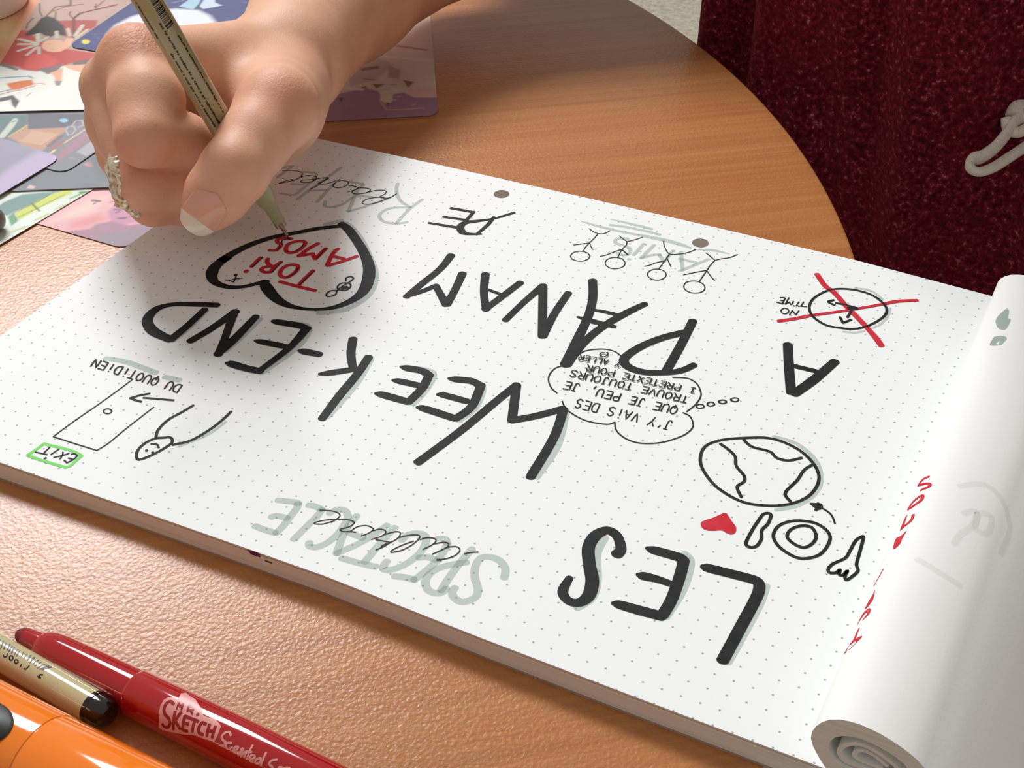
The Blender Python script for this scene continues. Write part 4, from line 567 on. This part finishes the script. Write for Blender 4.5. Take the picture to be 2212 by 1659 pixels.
# ------------------------------------------------------------------ illustrated cards
def inpoly(P,x,y):
    c=np.zeros(x.shape,bool); n=len(P); j=n-1
    for i in range(n):
        xi,yi=P[i];xj,yj=P[j]
        c^=((yi>y)!=(yj>y))&(x<(xj-xi)*(y-yi)/((yj-yi)+1e-12)+xi); j=i
    return c
def segd(P,x,y,closed):
    d=np.full(x.shape,1e9); n=len(P)
    for i in range(n if closed else n-1):
        a=P[i];b=P[(i+1)%n]; v=b-a; L=v@v+1e-9; t=np.clip(((x-a[0])*v[0]+(y-a[1])*v[1])/L,0,1); d=np.minimum(d,np.hypot(x-a[0]-t*v[0],y-a[1]-t*v[1]))
    return d
def card(key,corner,ang,w,h,z,base,label,step=.55,tilt=0):
    a=math.radians(ang); e1=np.array([math.cos(a),math.sin(a)]); e2=np.array([math.cos(a+math.pi/2),math.sin(a+math.pi/2)])
    c=np.array(corner,float); r=5.0; nx=int(w/step);ny=int(h/step)
    u=np.linspace(0,w,nx+1);v=np.linspace(0,h,ny+1); U,Vv=np.meshgrid(u,v,indexing='ij')
    # pull grid corners onto a rounded outline
    qx=np.clip(U,r,w-r);qy=np.clip(Vv,r,h-r);dx=U-qx;dy=Vv-qy; l=np.hypot(dx,dy); mx=np.maximum(np.abs(dx),np.abs(dy)); k=np.where(l>1e-6,mx/np.maximum(l,1e-6),1); U2=qx+dx*k;V2=qy+dy*k
    X=c[0]+U2*e1[0]+V2*e2[0];Y=c[1]+U2*e1[1]+V2*e2[1]; Z=np.full(X.shape,z)+tilt*V2
    colr=np.zeros(X.shape+(3,)); colr[:]=s2l(base)
    nz=rng.normal(0,1,(9,12)); iu=U/w*7.99;iv=Vv/h*10.99
    def bil(A,a,b):
        i=a.astype(int);j=b.astype(int);fa=a-i;fb=b-j; return A[i,j]*(1-fa)*(1-fb)+A[i+1,j]*fa*(1-fb)+A[i,j+1]*(1-fa)*fb+A[i+1,j+1]*fa*fb
    colr*=1+.05*bil(nz,iu,iv)[...,None]
    for hx,soft,sw,pts in ART.get(key,[]):
        P=np.array([tuple(map(float,t.split(','))) for t in pts.split()]); 
        if sw>0: sd=segd(P,X,Y,False)-sw/2
        else: sd=segd(P,X,Y,True)*np.where(inpoly(P,X,Y),-1,1)
        f=np.clip(.5-sd/(soft+.35),0,1)[...,None]; colr=colr*(1-f)+np.array(s2l(hx))*f
    nv=(nx+1)*(ny+1); V=np.stack([X,Y,Z],-1).reshape(-1,3); idx=np.arange(nv).reshape(nx+1,ny+1)
    F=np.stack([idx[:-1,:-1],idx[1:,:-1],idx[1:,1:],idx[:-1,1:]],-1).reshape(-1,4).tolist()
    rim=list(idx[:,0])+list(idx[-1,1:])+list(idx[::-1,-1][1:])+list(idx[0,::-1][1:-1]); m=len(rim)
    low=V[rim]-[0,0,.32]; V=np.vstack([V,low]); nf=len(F)
    for i in range(m): F.append((rim[i],nv+i,nv+(i+1)%m,rim[(i+1)%m]))
    F.append(tuple(range(nv,nv+m))[::-1])
    o=mesh('illustrated_card',V,F,M['card'],None,True,(c[0],c[1],z-.32)); o.data.materials.append(M['cardedge'])
    for i in range(nf,len(F)): o.data.polygons[i].material_index=1
    ca=o.data.color_attributes.new('Col','FLOAT_COLOR','POINT'); A=np.ones((len(V),4)); A[:nv,:3]=colr.reshape(-1,3)*.86; ca.data.foreach_set('color',A.ravel())
    sharp(o,50); return tag(o,label,'card','illustrated cards scattered on the table')
card('castle',(32,213.5),121,130,80,-7.6,'e4cfc6','pink and mauve picture card under the forearm, at the right of the cards')
card('peach',(-150,160),100,120,52,-7.1,'f0a582','plain peach-orange picture card at the far left edge, beside the white cup')
card('pink',(-22.5,72.7),90,115,80,-7.6,'f0bcc0','pink picture card with small dark motifs, its corner beside the pad')
card('green',(-72,5),83.8,104,80,-7.2,'e6efe6','white picture card with yellow and green stripes under the grey card')
card('grey',(-112,73.3),29.4,86,120,-6.6,'868b94','plain slate-grey picture card with a small pink patch, left of the ring')
card('keys',(-79,105.5),90,128,80,-6.1,'8e9198','grey and tan picture card with two silver rings, under the white-bottomed card')
card('lavender',(-88,114.5),176.5,86,128,-5.6,'a5a1b2','plain lavender picture card at the left edge of the frame')
card('girl',(-150.2,128.4),27.2,84,130,-5.2,'c0a498','red and white picture card of a flower-haired figure under bare branches')
card('moon',(-155,197),5,82,132,-4.7,'444a7c','dark blue night-sky picture card with a pale moon, partly under the hand')
# ------------------------------------------------------------------ objects at the far left
lathe('white_cup',frame((-232,219,-8),(-232,219,90),(1,0,0)),[(0,22),(1.5,24.5),(4,25.5),(30,27),(85,30),(86,30),(86,28),(6,24),(4,0)],M['white'],None,64,(-232,219,-8))
o=bpy.data.objects['white_cup']; tag(o,'white round cup standing at the far left behind the cards','cup')
mk=empty('grey_marker',(-86,58,-6),'dark grey marker with a rounded end, poking in at the left edge','marker')
mf=frame((-71.3,64,-2.6),(-150,18,-2.6))
lathe('cap',mf,[(0,0),(.3,2.2),(1.2,3.6),(3,4.3),(30,4.6)],M['grey'],mk,40); lathe('barrel',mf,[(30,4.3),(110,4.3),(112,3)],M['dark'],mk,40)
# ------------------------------------------------------------------ markers in front
def cyl_ink(name,fr,r,data,w,mat,parent,label=None,off=.05,kind=None):
    P0,A,N,B=fr; V,F=build_strokes(data,w); V=np.array(V); R_=r(V[:,0]) if callable(r) else r; t=V[:,1]/(R_ if not callable(r) else 6.2)
    P=P0+V[:,:1]*A+((np.broadcast_to(R_,t.shape)+off)[:,None])*(np.cos(t)[:,None]*N+np.sin(t)[:,None]*B)
    o=mesh(name,P,F,mat,parent,False)
    if label: o['label']=label
    if kind: o['kind']=kind
    return o
rm=empty('red_marker',(76.8,-93.8,-8),'uncapped glossy red marker lying on the table in front of the pad','marker')
rf=frame((76.8,-93.8,-1.8),(178,-99.5,-1.8))
lathe('nib',rf,[(0,0),(.15,.7),(.9,1.5),(2.2,2.15),(3.6,2.45)],M['nib'],rm,40)
lathe('tip_collar',rf,[(3.4,2.4),(3.45,2.65),(8.6,3.1),(9.5,3.1)],M['redp'],rm,48)
lathe('barrel',rf,[(8.4,3.0),(8.7,3.3),(9.3,3.85),(10.5,4.4),(12.5,4.85),(16,5.1),(28,5.35),(40.6,5.6),(40.9,5.85),(41.6,6.1),(70,6.18),(118,6.2),(120,5.6)],M['redp'],rm,64)
rr=lambda s:np.interp(s,[41,70,118],[6.1,6.18,6.2])
cyl_ink('logo_ground',rf,6.16,LOGO_LINE,.3,M['pinkp'],rm,'pale pink ground of the printed logo',.04)
cyl_ink('logo_letters',rf,6.16,LOGO_FILL,.82,M['redprint'],rm,'dark red letters of the printed logo',.08)
cyl_ink('logo_letters',rf,6.16,LOGO_SMALL,.5,M['redprint'],rm,None,.09)
cyl_ink('script_lettering',rf,6.18,LOGO_SCRIPT,.55,M['pinkp'],rm,'pale pink handwritten lettering on the barrel',.08)
km=empty('khaki_pen',(116.7,-105.2,-8),'khaki pen with a black end cap lying between the red marker and the orange tool','pen')
kf=frame((116.7,-105.2,-1.2),(78.1,-101.2,-1.2))
lathe('end_cap',kf,[(0,0),(0,2.6),(.5,3.4),(1.4,3.8),(4.6,3.95),(4.8,4.15),(5.6,4.2),(5.8,4.2)],M['blackp'],km,64)
lathe('barrel',kf,[(5.7,4.1),(5.75,4.25),(90,4.3),(118,4.3),(120,3.4)],M['khaki'],km,64)
cyl_ink('barcode',kf,4.3,PEN_BARS,.35,M['print'],km,'black barcode strip',.04); cyl_ink('digits',kf,4.3,PEN_DIGITS,.32,M['print'],km,'small black printed digits',.04)
om=empty('orange_tool',(100,-125.5,-8),'thick glossy orange plastic tool with a black oval, at the bottom left corner','tool')
of=frame((138.2,-127.5,4.4),(102.9,-126.3,4.4)); 
lathe('handle',of,[(-40,10),(-38,12),(-10,12.6),(20.4,12.9),(20.8,12.75),(21.2,12.75)],M['orange'],om,72)
lathe('body',of,[(21.1,12.7),(21.4,12.95),(22,13),(45,13.3),(100,13.3),(104,11)],M['orange'],om,72)
P0,A,N,B=of; V=[];F=[]
for k in range(48):
    q=2*math.pi*k/48; s=34+8*math.cos(q); t=(-2.5+5.5*math.sin(q))/13.2; V.append(P0+A*s+13.3*(N*math.cos(t)+B*math.sin(t)))
for k in range(48):
    q=2*math.pi*k/48; s=34+7.2*math.cos(q); t=(-2.5+4.8*math.sin(q))/13.2; V.append(P0+A*s+13.75*(N*math.cos(t)+B*math.sin(t)))
for k in range(48): F.append((k,(k+1)%48,48+(k+1)%48,48+k))
c=len(V); s=34;t=-2.5/13.2; V.append(P0+A*s+13.9*(N*math.cos(t)+B*math.sin(t)))
for k in range(48): F.append((48+k,48+(k+1)%48,c))
o=mesh('oval_button',V,F,M['dark'],om); fixn(o); tag(o,'matt black oval button')
# ------------------------------------------------------------------ the writing hand: a signed-distance body meshed with surface nets
J={k:np.array(v,float) for k,v in dict(wr=(0.9,154.8,36.9),f1=(-14.3,223.6,34.5),f2=(-11.3,303.1,41.7),f3=(-32.9,233.6,37.3),iM=(-11.2,85.2,64.1),iH=(2.8,71.7,58.3),iP=(11.3,58.4,53.0),iD=(11.9,75.1,44.0),iT=(16.0,87.4,36.1),mM=(-22.8,83.8,53.0),mP=(4.7,60.4,33.2),mD=(11.5,71.8,27.5),mT=(20.7,85.8,20.1),rM=(-26.2,85.7,37.8),rP=(1.7,66.6,22.6),rD=(6.8,75.5,18.3),rT=(17.1,89.7,15.3),pM=(-26.6,87.4,23.7),pP=(-1.9,80.8,14.8),pD=(5.1,86.0,13.3),pT=(15.3,94.8,14.0),tC=(14.2,131.7,37.0),tM=(36.3,97.6,50.3),tI=(41.0,64.9,44.5),tT=(36.0,53.8,34.9),hl=(20.4,119.5,34.1),hl2=(16.9,113.7,24.8)).items()}
PEN0=np.array([35.42,95.25,.12]); PEND=norm([-.1651,-.2954,.941])
def rcone(P,a,b,ra,rb):
    ba=b-a; l2=ba@ba; rr=ra-rb; a2=l2-rr*rr; il=1/l2; pa=P-a; y=pa@ba; z=y-l2; q=pa*l2-y[...,None]*ba; x2=(q*q).sum(-1); y2=y*y*l2; z2=z*z*l2
    k=np.sign(rr)*rr*rr*x2
    c1=np.sign(z)*a2*z2>k; c2=np.sign(y)*a2*y2<k
    return np.where(c1,np.sqrt(x2+z2)*il-rb,np.where(c2,np.sqrt(x2+y2)*il-ra,(np.sqrt(x2*a2*il)+y*rr)*il-ra))
def smin(a,b,k):
    h=np.maximum(k-np.abs(a-b),0)/k; return np.minimum(a,b)-h*h*k*.25
def seg(P,names,rs,k=3.0):
    d=None
    for (a,b),(ra,rb) in zip(zip(names[:-1],names[1:]),zip(rs[:-1],rs[1:])):
        A=J[a] if isinstance(a,str) else np.array(a,float); B_=J[b] if isinstance(b,str) else np.array(b,float)
        e=rcone(P,A,B_,ra,rb); d=e if d is None else smin(d,e,k)
    return d
def mid(a,b,t,off=(0,0,0)): return J[a]*(1-t)+J[b]*t+np.array(off,float)
def hand_sdf(P):
    arm=smin(seg(P,['wr','f1','f2',J['f2']+np.array([30,90,45])],[18.5,25.5,32.5,39],12),seg(P,['wr','f3','f2'],[18,27,30],12),14)
    palm=seg(P,['wr','iM'],[15,11])
    for q,r in (('mM',10),('rM',9.5),('pM',9)): palm=smin(palm,seg(P,['wr',q],[15,r]),9)
    palm=smin(palm,seg(P,['iM','mM','rM','pM'],[10,9,9,9],4),4)
    th=seg(P,['wr','tC','tM'],[16,14.5,13],8)
    web=seg(P,[mid('wr','iM',.5,(4,-2,-6)),mid('tC','tM',.6,(-4,0,-4))],[10,11])
    palm=smin(smin(smin(palm,th,10),web,12),arm,7)
    heel=seg(P,['tC','hl','hl2'],[14.5,13.5,10.5],6); palm=smin(palm,heel,8)
    idx=seg(P,['iM','iH','iP'],[10.8,11.9,10.0],4); idx=smin(idx,seg(P,['iP','iD'],[9.9,9.5],3),1.0); idx=smin(idx,seg(P,['iD','iT'],[9.2,7.6],3),2)
    mdl=seg(P,['mM','mP'],[10.3,9.6],3); mdl=smin(mdl,seg(P,['mP','mD','mT'],[9,8.2,7],3),2.5)
    rng_=seg(P,['rM','rP'],[9.8,9],3); rng_=smin(rng_,seg(P,['rP','rD','rT'],[8.6,7.8,6.8],3),2.5)
    pky=seg(P,['pM','pP'],[8.5,7.6],3); pky=smin(pky,seg(P,['pP','pD','pT'],[7.6,7.0,6.4],3),2.5)
    tmb=seg(P,['tM',mid('tM','tI',.5,(0,0,.3)),'tI'],[13,11.6,11.4],4); tmb=smin(tmb,seg(P,['tI',mid('tI','tT',.6,(0,0,0)),'tT'],[11.2,10.2,8.0],3),2)
    d=palm
    for f_,k in ((pky,4),(rng_,3),(mdl,2.5)): d=smin(d,f_,k)
    d=smin(d,idx,1.2)
    d=np.minimum(d,smin(palm,idx,7))
    d=smin(d,tmb,1.0)
    d=np.minimum(d,smin(tmb,palm,7))
    # hollow left by the pen that the fingers close around
    q=P-PEN0; t=np.clip(q@PEND,0,140); pr_=np.linalg.norm(q-t[...,None]*PEND,axis=-1)-np.interp(t,[0,15,20,31,32],[2.6,2.8,4.1,4.3,4.85])
    return np.maximum(d,-pr_)

def surface_nets(f,lo,hi,h):
    ax=[np.arange(lo[i],hi[i]+h,h) for i in range(3)]; G=np.stack(np.meshgrid(*ax,indexing='ij'),-1)
    Dv=np.empty(G.shape[:3],np.float64)
    for i in range(0,G.shape[0],16): Dv[i:i+16]=f(G[i:i+16])
    s=Dv<0; n=np.array(Dv.shape)-1
    cnt=np.zeros(n,int); acc=np.zeros(tuple(n)+(3,)); num=np.zeros(n)
    c=lambda d,a:d[a[0]:n[0]+a[0],a[1]:n[1]+a[1],a[2]:n[2]+a[2]]
    cs=[(i,j,k) for i in (0,1) for j in (0,1) for k in (0,1)]
    for a in cs:
        for x in range(3):
            if a[x]==0:
                b=list(a); b[x]=1; da=c(Dv,a); db=c(Dv,b); cross=(da<0)!=(db<0); t=np.where(cross,da/(da-db+1e-12),0)
                p=np.array(a,float)[None,None,None,:]*np.ones(tuple(n)+(1,)); p[...,x]+=t; acc+=p*cross[...,None]; num+=cross
    act=num>0; ids=-np.ones(n,int); ids[act]=np.arange(act.sum()); base=np.stack(np.nonzero(act),-1)
    V=(base+acc[act]/num[act][:,None])*h+np.array(lo)
    F=[]
    for x in range(3):
        y,z=(x+1)%3,(x+2)%3
        sl=[slice(1,n[0]),slice(1,n[1]),slice(1,n[2])]; sl[x]=slice(0,n[x])
        sh=list(sl); sh[x]=slice(1,n[x]+1); A=s[tuple(sl)]; B_=s[tuple(sh)]; I=np.stack(np.nonzero(A!=B_),-1)
        off=np.array([1,1,1]); off[x]=0; I=I+off; fl=s[I[:,0],I[:,1],I[:,2]]
        def idx(dy,dz):
            q=I.copy(); q[:,y]-=dy; q[:,z]-=dz; return ids[q[:,0],q[:,1],q[:,2]]
        Q=np.stack([idx(0,0),idx(1,0),idx(1,1),idx(0,1)],-1); Q[~fl]=Q[~fl][:,::-1]; F.append(Q)
    return V,np.vstack(F)
HV,HF=surface_nets(hand_sdf,(-62,30,-2),(72,400,130),1.15)
def grad(V,e=.4):
    return np.stack([hand_sdf(V+np.eye(3)[i]*e)-hand_sdf(V-np.eye(3)[i]*e) for i in range(3)],-1)/(2*e)
for _ in range(2):
    g=grad(HV); gl=np.maximum((g*g).sum(-1),.3); HV=HV-g*(hand_sdf(HV)/gl)[:,None]*.9
HV[:,2]=np.maximum(HV[:,2],.15)
per=empty('person',(14,400,-8),'seated person in a burgundy velour top writing on the pad with a fine pen','person')
body=mesh('body',HV,HF[:,::-1].tolist(),M['skin'],per); tag(body,'bare right forearm and hand curled around the pen')
fixn(body)
def blob(c,r): return np.exp(-((HV-np.array(c))**2).sum(-1)/(r*r))
red=.55*blob(J['iM']+(0,-4,8),12)+.5*blob(J['iP']+(0,-6,0),13)+.7*blob(J['tM']+(4,-4,6),12)+.6*blob(J['tT'],12)+.45*blob(J['mP'],12)+.5*blob(J['rP'],12)+.3*blob(J['tI'],12)+.4*blob(J['mM'],9)
a=body.data.attributes.new('red','FLOAT','POINT'); a.data.foreach_set('value',np.clip(red,0,.85))
wrk=blob(J['iM']+(2,2,9),11)+.6*blob(J['tM']+(4,2,9),9)+.5*blob(J['iP']+(0,-8,3),7)
a=body.data.attributes.new('wrinkle','FLOAT','POINT'); a.data.foreach_set('value',np.clip(wrk,0,1))
# thumbnail
CAMP=np.array([307.913,-257.011,273.901]); T0=J['tI']; T1=J['tT']; ax=norm(T1-T0); view=norm(CAMP-T1); nrm=norm(view-ax*(view@ax)); sd=np.cross(ax,nrm)
NU,NV=40,18
def nail_grid():
    G=np.zeros((NU+1,NV+1,3))
    for i in range(NU+1):
        u=i/NU; s=-6.0+15.2*u
        w=6.5*math.sqrt(max(.02,1-max(0,(.34-u)/.34)**2.2*.98)); 
        for j in range(NV+1):
            v=-1+2*j/NV; vv=v
            G[i,j]=T1+ax*(s-v*v*(2.4*max(0,(u-.75)/.25)-1.0*max(0,(.25-u)/.25)))+nrm*11+sd*(w*math.sin(vv*1.15)/math.sin(1.15)*(1-.25*max(0,u-.72)))-nrm*(3.2*v*v)
    cut=int(NU*.70)
    for _ in range(8):
        g=grad(G[:cut+1].reshape(-1,3)).reshape(cut+1,NV+1,3); dd=hand_sdf(G[:cut+1]); stp=(dd-.28)/np.maximum((g*nrm).sum(-1),.35)
        G[:cut+1]-=nrm*stp[...,None]*.8
    dirv=(G[cut]-G[cut-4])/4
    for i in range(cut+1,NU+1):
        k=i-cut; u=i/NU; base=G[cut]+ax*(15.2/NU*k); vv=np.linspace(-1,1,NV+1)
        G[i]=base-nrm*(.018*k*k)-ax[None]*(vv*vv*2.6*(k/(NU-cut)))[:,None]-sd[None]*(vv*.9*(k/(NU-cut)))[:,None]
    return G,cut
NG,CUT=nail_grid()
def nail(i0,i1,name,mat,par):
    G=NG[i0:i1+1]; n,m=G.shape[0]-1,G.shape[1]-1; V=np.concatenate([G.reshape(-1,3),(G-nrm*.55).reshape(-1,3)]); k=(n+1)*(m+1); F=[]
    for i in range(n):
        for j in range(m):
            a=i*(m+1)+j; F.append((a,a+1,a+m+2,a+m+1)); F.append((a+k,a+m+1+k,a+m+2+k,a+1+k))
    for i in range(n):
        for j in (0,m): a=i*(m+1)+j; F.append((a,a+m+1,a+m+1+k,a+k))
    for j in range(m):
        for i in (0,n): a=i*(m+1)+j; F.append((a,a+1,a+1+k,a+k))
    o=mesh(name,V,F,mat,par); fixn(o); sharp(o,60); return o
nl=nail(0,CUT,'thumbnail',M['nail'],body); nt=nail(CUT,NU,'nail_edge',M['nail_tip'],body); nt['label']='pale free edge of the long thumbnail'
# ring
rc=np.array(RINGC); P0,A,N,B=frame(rc,rc+norm(RINGA)*3)
nn=160; ms=16; S=np.linspace(-RINGW,RINGW,ms); Q=np.linspace(0,2*math.pi,nn,endpoint=False); RS=np.zeros((nn,ms))
dirs=N[None]*np.cos(Q)[:,None]+B[None]*np.sin(Q)[:,None]
base=rc+A[None]*S[:,None]
tt=np.linspace(3,10.6,60)
for i in range(nn):
    pts=base[:,None,:]+dirs[i][None,None]*tt[None,:,None]; sd_=hand_sdf(pts)
    out=sd_>.15; RS[i]=np.where(out.any(1),tt[np.argmax(out,1)],10.6)
RS=np.maximum(RS,6.0)
for _ in range(6): RS=(np.roll(RS,1,0)+RS*2+np.roll(RS,-1,0))/4; RS[:,1:-1]=(RS[:,:-2]+RS[:,1:-1]*2+RS[:,2:])/4
V=[];F=[]
for i in range(nn):
    q=Q[i]
    for j in range(ms):
        u=(j/(ms-1)*2-1); leaf=abs(math.sin(q*5+u*1.6)); vein=.35*math.sin(q*30+abs(u)*9)*(1-abs(u)); h=1.15+.95*leaf*math.sqrt(max(0,1-u*u))+vein
        V.append(base[j]+A*(.7*math.sin(q*5)*u)+dirs[i]*(RS[i,j]+h*math.sqrt(max(0.12,1-u**6))))
    for j in range(ms): V.append(base[ms-1-j]+dirs[i]*(RS[i,ms-1-j]-.3))
m2=2*ms
for i in range(nn):
    for j in range(m2): a=i*m2+j; b=i*m2+(j+1)%m2; c=((i+1)%nn)*m2; F.append((a,b,c+(j+1)%m2,c+j))
o=mesh('finger_ring',V,F,M['silver'],None,True,list(rc)); fixn(o); tag(o,'carved silver ring on the finger just below the curled index finger','ring')
# ------------------------------------------------------------------ the pen in the hand
tip=np.array([35.42,95.25,.12]); pd=np.array([-.1651,-.2954,.941]); pd=norm(pd)
pe=empty('fine_pen',tip,'slim khaki fine-tip pen held upright in the hand, its nib on the red letters','pen')
pf=frame(tip,tip+pd*100,(1,0,0))
lathe('nib',pf,[(0,.1),(.1,.28),(1.0,.3)],M['blackp'],pe,20)
lathe('metal_sleeve',pf,[(.9,.35),(1.0,.7),(5.8,.85),(6.0,2.1),(8.2,2.25),(8.3,2.0)],M['steel'],pe,40)
lathe('grip_section',pf,[(8.2,2.0),(8.3,2.15),(15.3,2.35),(15.9,2.6),(17.5,3.2),(20,3.7),(30,3.95),(32,3.95)],M['grip'],pe,48)
lathe('barrel',pf,[(31.5,3.8),(31.8,4.4),(80,4.5),(126,4.5),(128,3.9)],M['khaki_hand'],pe,64)
# printing on the barrel facing the camera
P0,A,N,B=pf; cv=CAMP-(P0+A*90); th0=math.atan2(cv@B,cv@N)
def bar_quads(items):
    V=[];F=[]
    for s0,s1,t0,t1 in items:
        m=4; b=len(V)
        for i in range(m+1):
            t=th0+(t0+(t1-t0)*i/m)/4.5
            for s in (s0,s1): V.append(P0+A*s+4.55*(N*math.cos(t)+B*math.sin(t)))
        for i in range(m): a=b+2*i; F.append((a,a+1,a+3,a+2))
    return V,F
it=[]; s=96
for k in range(17):
    w=random.choice([.25,.3,.5,.8]); it.append((s,s+w,PB[0],PB[1])); s+=w+random.choice([.25,.35,.5])
V,F=bar_quads(it); tag(mesh('barcode',V,F,M['print'],pe,False),'black barcode printed on the pen barrel')
it=[]
for row,(ta,sa,sb) in enumerate(PROWS):
    s=sa
    while s<sb:
        w=random.uniform(.35,.9); it.append((s,s+w,ta-.42+random.uniform(0,.25),ta+.42-random.uniform(0,.25))); s+=w+random.choice([.12,.15,.18,.7])
V,F=bar_quads(it); tag(mesh('small_print',V,F,M['print'],pe,False),'three lines of tiny black print along the barrel',kind='stuff')
# ------------------------------------------------------------------ the burgundy top
path=[(60,520),(82,430),(93,372),(99,352),(110,349),(121,352),(127.5,349),(128.5,336),(134,326),(150,321),(180,313),(215,309),(250,304),(290,296),(330,286),(380,283),(440,292),(500,325),(545,385),(560,470)]
Pp=cr(path,9); zs=np.linspace(-330,420,64); V=[];F=[]
cum=np.concatenate([[0],np.cumsum(np.hypot(*np.diff(Pp,axis=0).T))])
for z in zs:
    for i,(x,y) in enumerate(Pp):
        t=norm(Pp[min(i+1,len(Pp)-1)]-Pp[max(i-1,0)]); nx,ny=t[1],-t[0]; c=cum[i]
        am=min(1,max(0,(c-230)/60))
        w=am*(7*math.sin(c*.045+z*.006)+4.5*math.sin(c*.10-z*.011+1)+2.5*math.sin(c*.21+z*.02))
        w+=1.2*math.sin(z*.03+c*.02)
        lean=-max(0,z-60)*.10
        V.append((x+nx*w,y+ny*w-lean*0,z))
m=len(Pp)
for j in range(len(zs)-1):
    for i in range(m-1): a=j*m+i; F.append((a,a+1,a+m+1,a+m))
sw=mesh('velour_top',V,F,M['velour'],per); fixn(sw); tag(sw,'burgundy flecked velour sweatshirt beyond the table edge')
so=sw.modifiers.new('thickness','SOLIDIFY'); so.thickness=.002; so.offset=-1
# sleeve pushed up above the forearm
V,F=tube([(-2,340,58),(8,365,72),(19,393,87),(48,440,130),(95,480,200)],[42.5,45,47,54,64],32,1,False); sl=mesh('sleeve',V,F,M['velour'],per); sl.modifiers.new('thickness','SOLIDIFY').thickness=.002
# drawstring loop with its knot
def sk(pts,r,name,label,flat=1.0,rr=None):
    Pq=cr(pts,8); V,F=tube(Pq,r,14,flat); o=mesh(name,V,F,M['cord'],sw); return tag(o,label)
LOOP=[(261.5,315,-1),(258.5,309.7,-3.4),(253.9,303.2,-4.9),(252.7,298.6,-7.8),(249.8,290.8,-11.7),(246.3,284.4,-13.6),(243.1,280,-13.6),(243.4,276.9,-15.6),(247.1,277.6,-17),(251.5,282.9,-16.7),(256,291,-15.1),(261.8,301.8,-12.7),(266,309,-10)]
sk(LOOP,3.2,'drawstring_loop','cream cotton drawstring loop hanging on the burgundy top',.62)
KN=[(252,326,12),(252.7,320,6),(253.8,314,0),(253.5,309,-2.8),(253.5,306,-4.3)]
sk(KN,np.interp(np.linspace(0,1,33),[0,.4,.7,1],[2.6,3.2,4.6,4.2]),'drawstring_knot','cream knotted end of the drawstring')
KW=[(250.5,303,-4),(252.5,300.5,-7.5),(256.5,301.5,-8.5),(260,305,-7)]
sk(KW,2.4,'drawstring_wrap','cream cord wrapped around the loop')
